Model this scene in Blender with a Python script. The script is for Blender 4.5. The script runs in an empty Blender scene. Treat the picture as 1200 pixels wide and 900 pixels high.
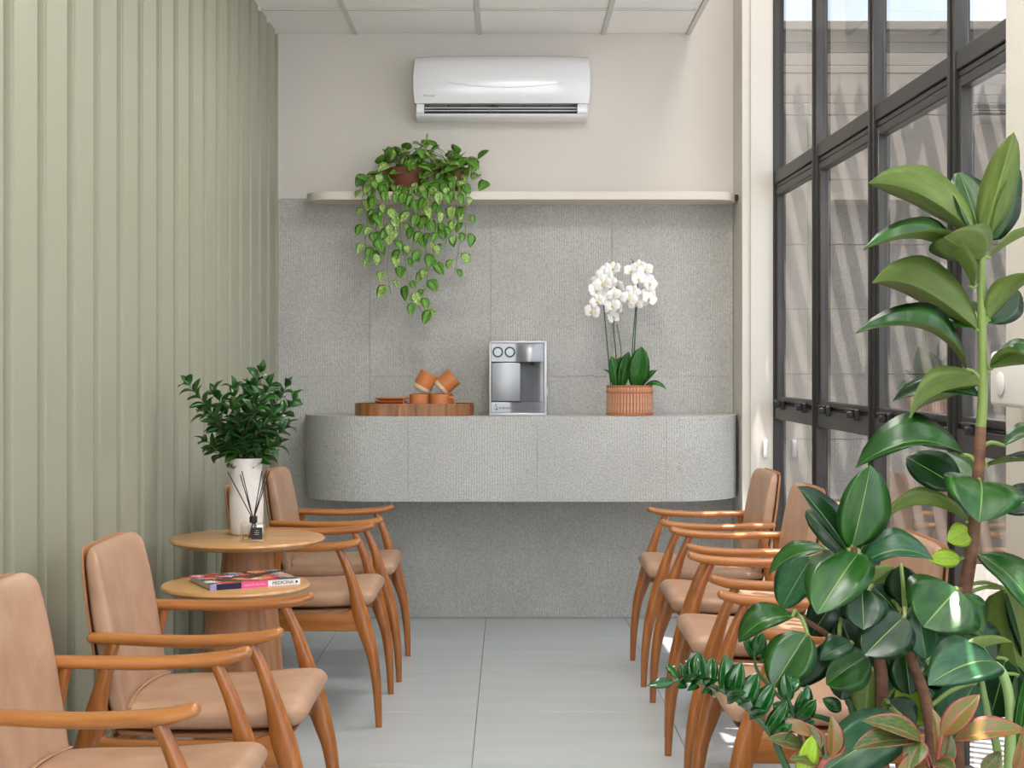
import bpy, bmesh, math, random
from mathutils import Vector, Matrix
R = math.radians
random.seed(7)
S = bpy.context.scene
COL = S.collection
F, CX, CY, EYE = 1718.0, 598.0, 428.0, 1.25

# ------------------------------------------------------------------ camera
cam_d = bpy.data.cameras.new('camera'); cam = bpy.data.objects.new('camera', cam_d); COL.objects.link(cam)
cam.location = (0, 0, EYE); cam.rotation_euler = (R(90), 0, 0)
cam_d.sensor_width = 36; cam_d.lens = 36 * F / 1200
cam_d.shift_x = (600 - CX) / 1200; cam_d.shift_y = -(450 - CY) / 1200
cam_d.clip_start = .05; cam_d.clip_end = 200
S.camera = cam
# ------------------------------------------------------------------ world
w = bpy.data.worlds.new('sky'); S.world = w; w.use_nodes = True
nt = w.node_tree; nt.nodes.clear()
out = nt.nodes.new('ShaderNodeOutputWorld'); bg = nt.nodes.new('ShaderNodeBackground')
tc = nt.nodes.new('ShaderNodeTexCoord'); sep = nt.nodes.new('ShaderNodeSeparateXYZ')
ramp = nt.nodes.new('ShaderNodeValToRGB'); noi = nt.nodes.new('ShaderNodeTexNoise')
cr2 = nt.nodes.new('ShaderNodeValToRGB'); mx = nt.nodes.new('ShaderNodeMix'); mx.data_type = 'RGBA'
nt.links.new(tc.outputs['Generated'], sep.inputs[0]); nt.links.new(sep.outputs[2], ramp.inputs[0])
ramp.color_ramp.elements[0].position = .0; ramp.color_ramp.elements[0].color = (.62, .80, .95, 1)
ramp.color_ramp.elements[1].position = .7; ramp.color_ramp.elements[1].color = (.22, .42, .82, 1)
nt.links.new(tc.outputs['Generated'], noi.inputs['Vector']); noi.inputs['Scale'].default_value = 3.2; noi.inputs['Detail'].default_value = 6
nt.links.new(noi.outputs[0], cr2.inputs[0]); cr2.color_ramp.elements[0].position = .42; cr2.color_ramp.elements[1].position = .62
nt.links.new(cr2.outputs[0], mx.inputs[0]); nt.links.new(ramp.outputs[0], mx.inputs[6]); mx.inputs[7].default_value = (1, 1, 1, 1)
nt.links.new(mx.outputs[2], bg.inputs[0]); bg.inputs[1].default_value = 2.9
nt.links.new(bg.outputs[0], out.inputs[0])
# ------------------------------------------------------------------ sun and large lights
def light(name, kind, loc, rot=(0, 0, 0), energy=10, size=None, color=(1, 1, 1), **k):
    d = bpy.data.lights.new(name, kind); o = bpy.data.objects.new(name, d); COL.objects.link(o)
    o.location = loc; o.rotation_euler = rot; d.energy = energy; d.color = color
    if size: d.shape = 'RECTANGLE'; d.size, d.size_y = size
    for a, b in k.items(): setattr(d, a, b)
    return o
SUN = Vector((-.2, .24, -1.0)).normalized()
sun = light('sun', 'SUN', (4, 2, 6), energy=27.0, color=(1, .95, .88)); sun.data.angle = R(.25)
sun.rotation_euler = SUN.to_track_quat('-Z', 'Y').to_euler()
# daylight entering through the shopfront behind the camera
light('shopfront_daylight', 'AREA', (.1, -2.3, 1.7), (R(92), 0, 0), 62, (2.0, 2.4), (.96, .98, 1))
# ceiling panel lamps (flush in the suspended ceiling, in front of the visible strip)
PANELS = [(.15, 5.22), (.15, 3.38), (.15, 1.54), (.15, .32)]
for (x, y) in PANELS:
    light('panel_light', 'AREA', (x, y, 2.865), (0, 0, 0), 21, (.54, .54), (1, .975, .94))
# daylight falling through the side glazing
light('side_daylight', 'AREA', (1.9, 3.2, 2.2), (0, R(78), 0), 170, (2.6, 6.5), (.93, .96, 1))
light('void_fill', 'AREA', (1.08, 3.6, 3.70), (0, 0, 0), 40, (.28, 6.5), (1, .98, .96))  # fill lamp added under the void ceiling to brighten the back
S.view_settings.view_transform = 'Standard'; S.view_settings.look = 'None'
S.view_settings.exposure = -0.05; S.view_settings.gamma = 1; S.view_settings.use_curve_mapping = False

# ================================================================== helpers
def P(px, py, z): return Vector(((px - CX) / F * z, z, EYE - (py - CY) / F * z))

def mat(name, col, rough=.5, metal=0, spec=.5, coat=0, noise=None, bump=None, var=0, trans=0, sub=0, alpha=1):
    m = bpy.data.materials.new(name); m.use_nodes = True; t = m.node_tree
    b = t.nodes['Principled BSDF']; b.inputs['Roughness'].default_value = rough; b.inputs['Metallic'].default_value = metal
    b.inputs['Specular IOR Level'].default_value = spec; b.inputs['Coat Weight'].default_value = coat; b.inputs['Coat Roughness'].default_value = .12
    b.inputs['Transmission Weight'].default_value = trans
    b.inputs['Base Color'].default_value = (*col, 1)
    tcn = t.nodes.new('ShaderNodeTexCoord'); src = None
    if noise:  # (col2, scale vec, contrast lo, hi)
        col2, sc, lo, hi = noise
        mp = t.nodes.new('ShaderNodeMapping'); mp.inputs['Scale'].default_value = sc
        n = t.nodes.new('ShaderNodeTexNoise'); n.inputs['Scale'].default_value = 1; n.inputs['Detail'].default_value = 5; n.inputs['Roughness'].default_value = .6
        r = t.nodes.new('ShaderNodeValToRGB'); r.color_ramp.elements[0].position = lo; r.color_ramp.elements[1].position = hi
        r.color_ramp.elements[0].color = (*col, 1); r.color_ramp.elements[1].color = (*col2, 1)
        t.links.new(tcn.outputs['Object'], mp.inputs[0]); t.links.new(mp.outputs[0], n.inputs['Vector']); t.links.new(n.outputs[0], r.inputs[0])
        src = r.outputs[0]
        if var:
            oi = t.nodes.new('ShaderNodeObjectInfo'); ad = t.nodes.new('ShaderNodeVectorMath'); ad.operation = 'SCALE'
            ad.inputs[3].default_value = 37; cmb = t.nodes.new('ShaderNodeCombineXYZ')
            for i in range(3): t.links.new(oi.outputs['Random'], cmb.inputs[i])
            t.links.new(cmb.outputs[0], ad.inputs[0]); t.links.new(ad.outputs[0], mp.inputs['Location'])
    if var:
        oi = t.nodes.new('ShaderNodeObjectInfo'); mr = t.nodes.new('ShaderNodeMapRange')
        mr.inputs['To Min'].default_value = 1 - var; mr.inputs['To Max'].default_value = 1 + var
        hs = t.nodes.new('ShaderNodeHueSaturation'); t.links.new(oi.outputs['Random'], mr.inputs[0]); t.links.new(mr.outputs[0], hs.inputs['Value'])
        if src: t.links.new(src, hs.inputs['Color'])
        else: hs.inputs['Color'].default_value = (*col, 1)
        src = hs.outputs[0]
    if src: t.links.new(src, b.inputs['Base Color'])
    if bump:  # (scale vec, strength, distance)
        sc, st, di = bump
        mp = t.nodes.new('ShaderNodeMapping'); mp.inputs['Scale'].default_value = sc
        n = t.nodes.new('ShaderNodeTexNoise'); n.inputs['Scale'].default_value = 1; n.inputs['Detail'].default_value = 4
        bp = t.nodes.new('ShaderNodeBump'); bp.inputs['Strength'].default_value = st; bp.inputs['Distance'].default_value = di
        t.links.new(tcn.outputs['Object'], mp.inputs[0]); t.links.new(mp.outputs[0], n.inputs['Vector']); t.links.new(n.outputs[0], bp.inputs['Height'])
        t.links.new(bp.outputs[0], b.inputs['Normal'])
    if sub:
        b.inputs['Subsurface Weight'].default_value = sub; b.inputs['Subsurface Radius'].default_value = (.02, .02, .01); b.inputs['Subsurface Scale'].default_value = .3
    return m

def c8(r, g, b):
    f = lambda v: ((v / 255 + .055) / 1.055) ** 2.4 if v > 10 else v / 255 / 12.92
    return (f(r), f(g), f(b))

def stone(name, base, dark, lite):
    m = bpy.data.materials.new(name); m.use_nodes = True; t = m.node_tree; L = t.links.new
    b = t.nodes['Principled BSDF']; b.inputs['Roughness'].default_value = .8; b.inputs['Specular IOR Level'].default_value = .3
    g = t.nodes.new('ShaderNodeNewGeometry')
    mp = t.nodes.new('ShaderNodeMapping'); mp.inputs['Scale'].default_value = (190, 190, 130)
    n1 = t.nodes.new('ShaderNodeTexNoise'); n1.inputs['Scale'].default_value = 1; n1.inputs['Detail'].default_value = 3; n1.inputs['Roughness'].default_value = .7
    L(g.outputs['Position'], mp.inputs[0]); L(mp.outputs[0], n1.inputs['Vector'])
    r = t.nodes.new('ShaderNodeValToRGB'); e = r.color_ramp.elements
    e[0].position = .33; e[0].color = (*dark, 1); e[1].position = .70; e[1].color = (*lite, 1)
    k = r.color_ramp.elements.new(.5); k.color = (*base, 1)
    L(n1.outputs[0], r.inputs[0])
    n2 = t.nodes.new('ShaderNodeTexNoise'); n2.inputs['Scale'].default_value = 3.5; n2.inputs['Detail'].default_value = 3
    L(g.outputs['Position'], n2.inputs['Vector'])
    # ribs
    w_ = t.nodes.new('ShaderNodeTexWave'); w_.bands_direction = 'X'; w_.inputs['Scale'].default_value = 26; w_.inputs['Distortion'].default_value = .6; w_.inputs['Detail Scale'].default_value = 12; w_.inputs['Detail'].default_value = 2
    L(g.outputs['Position'], w_.inputs['Vector'])
    mr = t.nodes.new('ShaderNodeMapRange'); mr.inputs[1].default_value = .38; mr.inputs[2].default_value = .62; L(n2.outputs[0], mr.inputs[0])
    mu = t.nodes.new('ShaderNodeMath'); mu.operation = 'MULTIPLY'; L(mr.outputs[0], mu.inputs[0]); L(w_.outputs[1], mu.inputs[1])
    ad = t.nodes.new('ShaderNodeMath'); ad.operation = 'ADD'; L(mu.outputs[0], ad.inputs[0]); L(n1.outputs[0], ad.inputs[1])
    bp = t.nodes.new('ShaderNodeBump'); bp.inputs['Strength'].default_value = .4; bp.inputs['Distance'].default_value = .003
    L(ad.outputs[0], bp.inputs['Height']); L(bp.outputs[0], b.inputs['Normal'])
    # rib furrows toned a little darker than the ridges
    mr2 = t.nodes.new('ShaderNodeMapRange'); mr2.inputs[3].default_value = .90; mr2.inputs[4].default_value = 1.08; L(mu.outputs[0], mr2.inputs[0])
    hs = t.nodes.new('ShaderNodeHueSaturation'); L(r.outputs[0], hs.inputs['Color']); L(mr2.outputs[0], hs.inputs['Value']); L(hs.outputs[0], b.inputs['Base Color'])
    return m

def glass_mat(name, tint=(1, 1, 1), base=.08, gain=.92, rough=0.0):
    m = bpy.data.materials.new(name); m.use_nodes = True; t = m.node_tree; t.nodes.clear(); L = t.links.new
    o = t.nodes.new('ShaderNodeOutputMaterial'); tr = t.nodes.new('ShaderNodeBsdfTransparent'); gl = t.nodes.new('ShaderNodeBsdfGlossy')
    tr.inputs[0].default_value = (*tint, 1); gl.inputs['Roughness'].default_value = rough
    lw = t.nodes.new('ShaderNodeLayerWeight'); lw.inputs[0].default_value = .5
    pw = t.nodes.new('ShaderNodeMath'); pw.operation = 'POWER'; pw.inputs[1].default_value = 4.0
    ma = t.nodes.new('ShaderNodeMath'); ma.operation = 'MULTIPLY_ADD'; ma.inputs[1].default_value = gain; ma.inputs[2].default_value = base
    mx = t.nodes.new('ShaderNodeMixShader')
    L(lw.outputs['Facing'], pw.inputs[0]); L(pw.outputs[0], ma.inputs[0]); L(ma.outputs[0], mx.inputs[0]); L(tr.outputs[0], mx.inputs[1]); L(gl.outputs[0], mx.inputs[2]); L(mx.outputs[0], o.inputs[0])
    return m

def leaf_mat(name, col, col2, rough, sc=(6, 14, 4), coat=0, lo=.35, hi=.65, trans=True):
    m = mat(name, col, rough, spec=.5, coat=coat, noise=(col2, sc, lo, hi), var=.14)
    if trans:
        t = m.node_tree; b = t.nodes['Principled BSDF']; o = t.nodes['Material Output']
        tl = t.nodes.new('ShaderNodeBsdfTranslucent'); mx = t.nodes.new('ShaderNodeMixShader'); mx.inputs[0].default_value = .22
        src = b.inputs['Base Color'].links[0].from_socket; t.links.new(src, tl.inputs[0])
        t.links.new(b.outputs[0], mx.inputs[1]); t.links.new(tl.outputs[0], mx.inputs[2]); t.links.new(mx.outputs[0], o.inputs[0])
    return m

def finish(bm, name, mats, angle=38):
    me = bpy.data.meshes.new(name); bmesh.ops.recalc_face_normals(bm, faces=bm.faces[:]) ; bm.to_mesh(me); bm.free()
    for m in (mats if isinstance(mats, (list, tuple)) else [mats]): me.materials.append(m)
    for p in me.polygons: p.use_smooth = True
    me.set_sharp_from_angle(angle=R(angle))
    return me

def link(name, me, parent=None, M=None, world=False):
    o = bpy.data.objects.new(name, me); COL.objects.link(o)
    if parent is not None:
        o.parent = parent
        if world: o.matrix_parent_inverse = Matrix.Translation(-root_loc(parent))
    if M is not None: o.matrix_basis = M
    return o
def root_loc(o):
    v = Vector(o.location)
    return v
def obj(name, bm, mats, parent=None, world=False, angle=38, M=None):
    return link(name, finish(bm, name, mats, angle), parent, M, world)
def thing(name, label, cat, loc=(0, 0, 0), rz=0, group=None):
    o = bpy.data.objects.new(name, None); COL.objects.link(o); o.empty_display_size = .1
    o.location = loc; o.rotation_euler = (0, 0, rz); tag(o, label, cat, group); return o
def tag(o, label, cat, group=None):
    o['label'] = label; o['category'] = cat
    if group: o['group'] = group
    return o
def struct(o): o['kind'] = 'structure'; return o
def sempty(name, loc=(0, 0, 0)):
    o = bpy.data.objects.new(name, None); COL.objects.link(o); o.location = loc; o.empty_display_size = .1; o['kind'] = 'structure'; return o

def box(bm, x0, x1, y0, y1, z0, z1, bev=0, M=None, seg=1, mi=0):
    r = bmesh.ops.create_cube(bm, size=1); vs = r['verts']
    for v in vs: v.co = Vector((x0 + (v.co.x + .5) * (x1 - x0), y0 + (v.co.y + .5) * (y1 - y0), z0 + (v.co.z + .5) * (z1 - z0)))
    fs = list({f for v in vs for f in v.link_faces})
    for f in fs: f.material_index = mi
    if bev:
        es = list({e for v in vs for e in v.link_edges})
        g = bmesh.ops.bevel(bm, geom=es, offset=bev, segments=seg, affect='EDGES', profile=.5)
        vs = list({v for f in g['faces'] for v in f.verts} | {v for v in vs if v.is_valid})
        for f in g['faces']: f.material_index = mi
    if M is not None:
        for v in vs: v.co = M @ v.co
    return vs

def catmull(pts, m=4):
    pts = [tuple(map(float, p)) for p in pts]; n = len(pts); out = []
    for i in range(n - 1):
        p0 = pts[max(i - 1, 0)]; p1 = pts[i]; p2 = pts[i + 1]; p3 = pts[min(i + 2, n - 1)]
        for k in range(m):
            t = k / m
            out.append(tuple(.5 * ((2 * b) + (-a + c) * t + (2 * a - 5 * b + 4 * c - d) * t * t + (-a + 3 * b - 3 * c + d) * t ** 3) for a, b, c, d in zip(p0, p1, p2, p3)))
    out.append(pts[-1]); return out

def rings(bm, rs, cap=True, mi=0):
    vv = [[bm.verts.new(p) for p in r] for r in rs]; n = len(rs[0]); fs = []
    for a, b in zip(vv, vv[1:]):
        for i in range(n):
            fs.append(bm.faces.new((a[i], a[(i + 1) % n], b[(i + 1) % n], b[i])))
    if cap:
        fs.append(bm.faces.new(vv[0][::-1])); fs.append(bm.faces.new(vv[-1]))
    for f in fs: f.material_index = mi
    return vv

def sweep(bm, st, lat=Vector((0, 1, 0)), n=16, e=2.6, rnd=0, bend=0, rl=0, mi=0):
    """st: list of (x,y,z,a,b): a = half size along lat, b = half size normal. rnd = corner radius at the ends"""
    st = [list(s) for s in st]
    C = [Vector(s[:3]) for s in st]
    T = [(C[min(i + 1, len(C) - 1)] - C[max(i - 1, 0)]).normalized() for i in range(len(C))]
    seq = [(c, t, s[3], s[4]) for c, t, s in zip(C, T, st)]
    if rnd:
        K = 5; pre = []; post = []; c, t, a, b = seq[0]; c2, t2, a2, b2 = seq[-1]; ll = rl or rnd
        for k in range(K):
            th = (k + .35) / K * math.pi / 2; s_, co = math.sin(th), math.cos(th)
            pre.append((c - t * ll * co, t, max(a - rnd * (1 - s_), a * .05), b * max(s_, .12)))
            post.append((c2 + t2 * ll * co, t2, max(a2 - rnd * (1 - s_), a2 * .05), b2 * max(s_, .12)))
        seq = pre + seq + post[::-1]
    rs = []
    for c, t, a, b in seq:
        nm = t.cross(lat).normalized(); lt = nm.cross(t).normalized(); r = []
        for i in range(n):
            th = 2 * math.pi * (i + .5) / n; cs, sn = math.cos(th), math.sin(th)
            u = a * abs(cs) ** (2 / e) * (1 if cs > 0 else -1); v = b * abs(sn) ** (2 / e) * (1 if sn > 0 else -1)
            r.append(c + lt * u + nm * (v + bend * u * u))
        rs.append(r)
    return rings(bm, rs, mi=mi)

def tube(bm, pts, rad, n=8, mi=0, cap=True):
    pts = [Vector(p) for p in pts]; m = len(pts)
    rad = rad if isinstance(rad, (list, tuple)) else [rad] * m
    if len(rad) != m: rad = [rad[0] + (rad[-1] - rad[0]) * i / (m - 1) for i in range(m)]
    up = None; rs = []
    for i in range(m):
        t = (pts[min(i + 1, m - 1)] - pts[max(i - 1, 0)]).normalized()
        if up is None: up = Vector((0, 0, 1)) if abs(t.z) < .9 else Vector((1, 0, 0))
        s = t.cross(up).normalized(); up = s.cross(t).normalized()
        rs.append([pts[i] + (s * math.cos(2 * math.pi * k / n) + up * math.sin(2 * math.pi * k / n)) * rad[i] for k in range(n)])
    return rings(bm, rs, cap, mi)

def lathe(bm, prof, c=(0, 0, 0), n=40, cap=True, M=None, mi=0, sx=1, sy=1):
    c = Vector(c); rs = []
    for r, z in prof:
        r = max(r, 1e-4)
        rs.append([c + Vector((r * math.cos(2 * math.pi * k / n) * sx, r * math.sin(2 * math.pi * k / n) * sy, z)) for k in range(n)])
    if M is not None: rs = [[M @ p for p in r] for r in rs]
    return rings(bm, rs, cap, mi)

def prism(bm, poly, z0, z1, mi=0, bev=0):
    a = [bm.verts.new((x, y, z0)) for x, y in poly]; b = [bm.verts.new((x, y, z1)) for x, y in poly]; n = len(poly); fs = []
    for i in range(n): fs.append(bm.faces.new((a[i], a[(i + 1) % n], b[(i + 1) % n], b[i])))
    ca = bm.faces.new(a[::-1]); cb = bm.faces.new(b); fs += [ca, cb]
    for f in fs: f.material_index = mi
    if bev: bmesh.ops.bevel(bm, geom=list(cb.edges) + list(ca.edges), offset=bev, segments=2, affect='EDGES')

def text_mesh(name, s, size, M, m, parent, world=True, extrude=.0004, align='CENTER', shear=0):
    cu = bpy.data.curves.new(name, 'FONT'); cu.body = s; cu.size = size; cu.extrude = extrude; cu.align_x = align; cu.align_y = 'CENTER'; cu.shear = shear
    tmp = bpy.data.objects.new('tmp', cu); COL.objects.link(tmp)
    bpy.context.view_layer.update()
    me = bpy.data.meshes.new_from_object(tmp.evaluated_get(bpy.context.evaluated_depsgraph_get()))
    COL.objects.unlink(tmp); bpy.data.objects.remove(tmp)
    me.materials.clear(); me.materials.append(m); me.name = name
    return link(name, me, parent, M, world)

def leaf_mesh(name, mats, wp=.8, q=.75, arch=.1, fold=.1, n=10, cols=(-1, -.62, -.28, -.02, .02, .28, .62, 1), heart=0, thick=.006, wave=0, tipq=1.0, mid_bottom=True):
    """unit leaf along +X, width 1 in Y, upper face +Z. mats: top, underside, midrib"""
    bm = bmesh.new(); top = []; bot = []
    for i in range(n + 1):
        t = i / n; ww = .5 * max(math.sin(math.pi * min(t, 1) ** wp), 0) ** q
        if tipq != 1 and t > .5: ww *= 1 - (tipq - 1) * (t - .5) ** 2
        ww = max(ww, .012)
        if i == n: ww = .006
        rt = []; rb = []
        for v in cols:
            x = t - heart * abs(v) ** 1.5 * (1 - t) ** 3
            y = v * ww; z = arch * 4 * t * (1 - t) + fold * abs(v) * ww * 2 + wave * math.sin(t * 13 + (1 if v > 0 else 2)) * abs(v) ** 2 * ww
            rt.append(bm.verts.new((x, y, z))); edge = abs(v) == 1
            rb.append(rt[-1] if edge else bm.verts.new((x, y, z - thick * (1 if abs(v) > .1 else 3.0))))
        top.append(rt); bot.append(rb)
    for i in range(n):
        for j in range(len(cols) - 1):
            mid = abs(cols[j] + cols[j + 1]) < 1e-6
            f = bm.faces.new((top[i][j], top[i + 1][j], top[i + 1][j + 1], top[i][j + 1])); f.material_index = 2 if mid else (3 if len(mats) > 3 and j in (0, len(cols) - 2) else 0)
            vs = [bot[i][j], bot[i][j + 1], bot[i + 1][j + 1], bot[i + 1][j]]
            f = bm.faces.new(vs); f.material_index = 2 if (mid and mid_bottom) else 1
    bmesh.ops.recalc_face_normals(bm, faces=bm.faces[:])
    me = bpy.data.meshes.new(name); bm.to_mesh(me); bm.free()
    for m in mats: me.materials.append(m)
    for p in me.polygons: p.use_smooth = True
    return me

def leaf_M(B, T, width, N):
    X = (T - B); L = X.length; X = X / L; N = Vector(N); Z = (N - X * N.dot(X))
    if Z.length < 1e-3: Z = X.orthogonal()
    Z.normalize(); Y = Z.cross(X)
    M = Matrix(((X.x * L, Y.x * width, Z.x * L, B.x), (X.y * L, Y.y * width, Z.y * L, B.y), (X.z * L, Y.z * width, Z.z * L, B.z), (0, 0, 0, 1)))
    return M

# ================================================================== materials
M_green = mat('sage_paint', c8(154, 154, 133), .42, spec=.45)
M_beige = mat('beige_wall_paint', c8(212, 205, 196), .7, bump=((60, 60, 60), .08, .001))
M_column = mat('column_paint', c8(208, 202, 192), .6)
M_stone = stone('ribbed_stone', c8(188, 186, 181), c8(166, 164, 159), c8(208, 206, 200))
M_stonec = stone('counter_stone', c8(188, 188, 184), c8(158, 157, 153), c8(214, 213, 208))
M_grout = mat('grout', c8(120, 122, 120), .9)
M_joint = mat('stone_joint', c8(168, 166, 161), .9)
M_tile = mat('floor_porcelain', c8(178, 184, 184), .28, noise=(c8(190, 195, 194), (1.2, 9, 2), .3, .7), var=.015)
M_ceil = mat('ceiling_tile_white', c8(246, 244, 241), .9, bump=((90, 90, 90), .15, .001))
M_bar = mat('ceiling_bar_white', c8(205, 204, 200), .5)
M_white = mat('white_plastic', c8(232, 231, 233), .22, coat=.4)
M_white2 = mat('matt_white_plastic', c8(225, 223, 218), .5)
M_black = mat('black_plastic', (.012, .012, .013), .45)
M_frame = mat('anthracite_aluminium', c8(50, 47, 44), .42, metal=.25)
M_seal = mat('black_rubber_seal', (.01, .01, .01), .6)
M_glass = glass_mat('window_glass', (.60, .61, .64), .13, .9)
M_wood_x = mat('chair_wood_along', c8(178, 114, 54), .33, coat=.3, noise=(c8(144, 84, 34), (3.5, 45, 45), .35, .7), var=.05)
M_wood_z = mat('chair_wood_upright', c8(168, 102, 44), .33, coat=.3, noise=(c8(132, 74, 28), (45, 45, 3.5), .35, .7), var=.05)
M_leather = mat('tan_leather', c8(180, 144, 117), .42, noise=(c8(164, 126, 99), (9, 9, 9), .35, .65), bump=((260, 260, 260), .12, .001), var=.02)
M_piping = mat('leather_piping', c8(170, 128, 98), .5)
M_shell = mat('chair_shell_wood', c8(166, 116, 78), .4)
M_oak = mat('oak_top', c8(200, 152, 96), .32, coat=.2, noise=(c8(176, 124, 72), (3, 34, 20), .35, .7))
M_oakp = mat('oak_pedestal', c8(176, 124, 84), .45, noise=(c8(132, 84, 52), (38, 38, 2.2), .35, .68))
M_vase = mat('white_ceramic', c8(226, 220, 214), .35, noise=(c8(200, 190, 184), (14, 14, 14), .5, .8))
M_terra = mat('terracotta_glaze', c8(200, 122, 68), .5, var=.06)
M_terra_in = mat('terracotta_dark', c8(150, 84, 50), .6)
M_cream = mat('unglazed_cream', c8(222, 200, 172), .7)
M_walnut = mat('walnut', c8(166, 112, 68), .4, noise=(c8(116, 72, 42), (60, 60, 7), .35, .7), var=.2)
M_potbrown = mat('brown_plastic_pot', c8(112, 60, 44), .45)
M_soil = mat('soil', (.03, .02, .012), .95, bump=((80, 80, 80), .6, .01))
M_steel = mat('brushed_steel', c8(158, 160, 164), .4, metal=.75, bump=((3, 3, 240), .04, .001))
M_case = mat('silver_plastic', c8(200, 200, 204), .35, metal=.3)
M_petal = mat('white_petal', c8(245, 243, 240), .6, sub=.1)
M_lip = mat('orchid_lip', c8(232, 214, 150), .6)
M_stem = mat('orchid_stem', c8(58, 84, 40), .5)
M_wick = mat('basket_wicker', c8(206, 160, 128), .75, noise=(c8(184, 128, 96), (40, 40, 40), .35, .7))
M_wickd = mat('basket_band', c8(178, 112, 80), .75)
M_conc = mat('outside_boards', c8(108, 101, 93), .85, noise=(c8(124, 117, 108), (2, 6, 12), .3, .7), var=.06)
M_ground = mat('outside_paving', c8(190, 186, 176), .8)
M_slat = mat('pergola_wood', c8(120, 92, 66), .7)
M_planter = mat('planter_fibre_cement', c8(150, 150, 146), .8)

L_rub_t = leaf_mat('rubber_leaf_upper', c8(26, 74, 22), c8(50, 102, 34), .3, (2, 5, 3), coat=.15)
L_rub_u = leaf_mat('rubber_leaf_underside', c8(92, 114, 46), c8(112, 132, 60), .5, (3, 6, 3))
L_rub_m = mat('rubber_leaf_midrib', c8(112, 142, 68), .5)
L_rub_d = leaf_mat('rubber_leaf_dark_upper', c8(12, 44, 18), c8(24, 66, 24), .3, (2, 5, 3), coat=.15)
L_yel = leaf_mat('yellow_green_leaf', c8(150, 186, 40), c8(176, 204, 70), .45)
L_blue = leaf_mat('blue_green_leaf', c8(30, 78, 50), c8(50, 100, 58), .38)
L_zz = leaf_mat('zz_leaf', c8(14, 70, 22), c8(30, 98, 32), .16, coat=.6)
L_zzm = mat('zz_midrib', c8(46, 108, 42), .4)
L_agl = leaf_mat('aglaonema_leaf', c8(58, 98, 40), c8(150, 110, 70), .35, (9, 26, 6), lo=.45, hi=.75)
L_agr = mat('aglaonema_pink', c8(160, 84, 70), .45)
L_pot = leaf_mat('pothos_leaf', c8(64, 128, 34), c8(120, 172, 58), .32, (5, 7, 4), lo=.3, hi=.7)
L_pot2 = leaf_mat('pothos_leaf_variegated', c8(96, 158, 46), c8(206, 218, 140), .36, (7, 9, 4), lo=.42, hi=.62)
L_potm = mat('pothos_midrib', c8(150, 180, 96), .5)
L_vase = leaf_mat('vase_leaf', c8(30, 80, 26), c8(58, 112, 40), .3, (4, 8, 4), coat=.2)
L_orch = leaf_mat('orchid_leaf', c8(36, 96, 30), c8(62, 126, 44), .35)
M_bark = mat('rubber_plant_bark', c8(120, 82, 58), .7, noise=(c8(90, 58, 40), (30, 30, 60), .35, .65))
M_gstem = mat('green_stem', c8(118, 138, 66), .5)
M_vine = mat('vine_stem', c8(124, 142, 70), .5)
M_twig = mat('brown_twig', c8(80, 62, 44), .6)

# ================================================================== ROOM
YB = 7.26; XL = -1.15; ZC = 2.89; YR = -2.5; ZH = 3.75
# floor with tiles
fl = sempty('floor')
bm = bmesh.new(); box(bm, -1.35, 1.33, YR, YB + .1, -.12, -.006); obj('floor_slab', bm, M_grout, fl)
xs = [-1.22, -.815, -.12, .57, 1.26, 1.33]; PY = .7
ys = [YB - .001]; y = 6.69
while y > YR: ys.append(y); y -= PY
ys.append(YR)
cache = {}
for i in range(len(xs) - 1):
    for j in range(len(ys) - 1):
        wx, wy = round(xs[i + 1] - xs[i], 3), round(ys[j] - ys[j + 1], 3)
        if (wx, wy) not in cache:
            bm = bmesh.new(); box(bm, -wx / 2 + .0012, wx / 2 - .0012, -wy / 2 + .0012, wy / 2 - .0012, -.008, 0, .001)
            cache[(wx, wy)] = finish(bm, 'floor_tile', M_tile)
        link('floor_tile', cache[(wx, wy)], fl, Matrix.Translation(((xs[i] + xs[i + 1]) / 2, (ys[j] + ys[j + 1]) / 2, 0)))

# back wall with painted upper half and stone tiles
wb = sempty('wall_back')
bm = bmesh.new(); box(bm, -1.35, 1.29, YB + .012, YB + .2, 0, ZH); obj('plaster', bm, M_beige, wb)
bm = bmesh.new(); box(bm, -1.35, 1.105, YB + .0, YB + .012, 2.075, ZH, 0); obj('painted_panel', bm, M_beige, wb)
bm = bmesh.new(); box(bm, -1.35, 1.105, YB + .006, YB + .0115, 0, 2.075, 0); obj('tile_backing', bm, M_joint, wb)
tx = [-1.297, -.697, -.097, .503, 1.103]; tz = [0, 1.195, 2.074]
for i in range(4):
    for j in range(2):
        bm = bmesh.new(); box(bm, tx[i] + .0007, tx[i + 1] - .0007, YB, YB + .0055, tz[j] + .0007, tz[j + 1] - .0007, .0005); obj('wall_tile', bm, M_stone, wb)

# corrugated left wall
wl = sempty('wall_left')
bm = bmesh.new(); prof = []; y = 7.26; XR = XL - .050
per = .24; y0 = 3.60 - per * 26
prof.append((XL, YR))
k = 0; yy = y0
while yy < YB:
    for (dx, dy) in ((XL, 0), (XR, .008), (XR, .052), (XL, .062)):
        q = yy + dy - .03
        if YR < q < YB: prof.append((dx, q))
    yy += per
prof.append((XL, YB))
rs = [[bm.verts.new((x_, y_, z_)) for (x_, y_) in prof] for z_ in (0, ZC)]
bk = [[bm.verts.new((XR - .012, y_, z_)) for y_ in (YR, YB)] for z_ in (0, ZC)]
for i in range(len(prof) - 1): bm.faces.new((rs[0][i], rs[0][i + 1], rs[1][i + 1], rs[1][i]))
bm.faces.new((bk[0][0], bk[0][1], bk[1][1], bk[1][0]))
bmesh.ops.bevel(bm, geom=[e for e in bm.edges if abs(e.verts[0].co.z - e.verts[1].co.z) > 1 and len(e.link_faces) == 2], offset=.006, segments=2, affect='EDGES')
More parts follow.
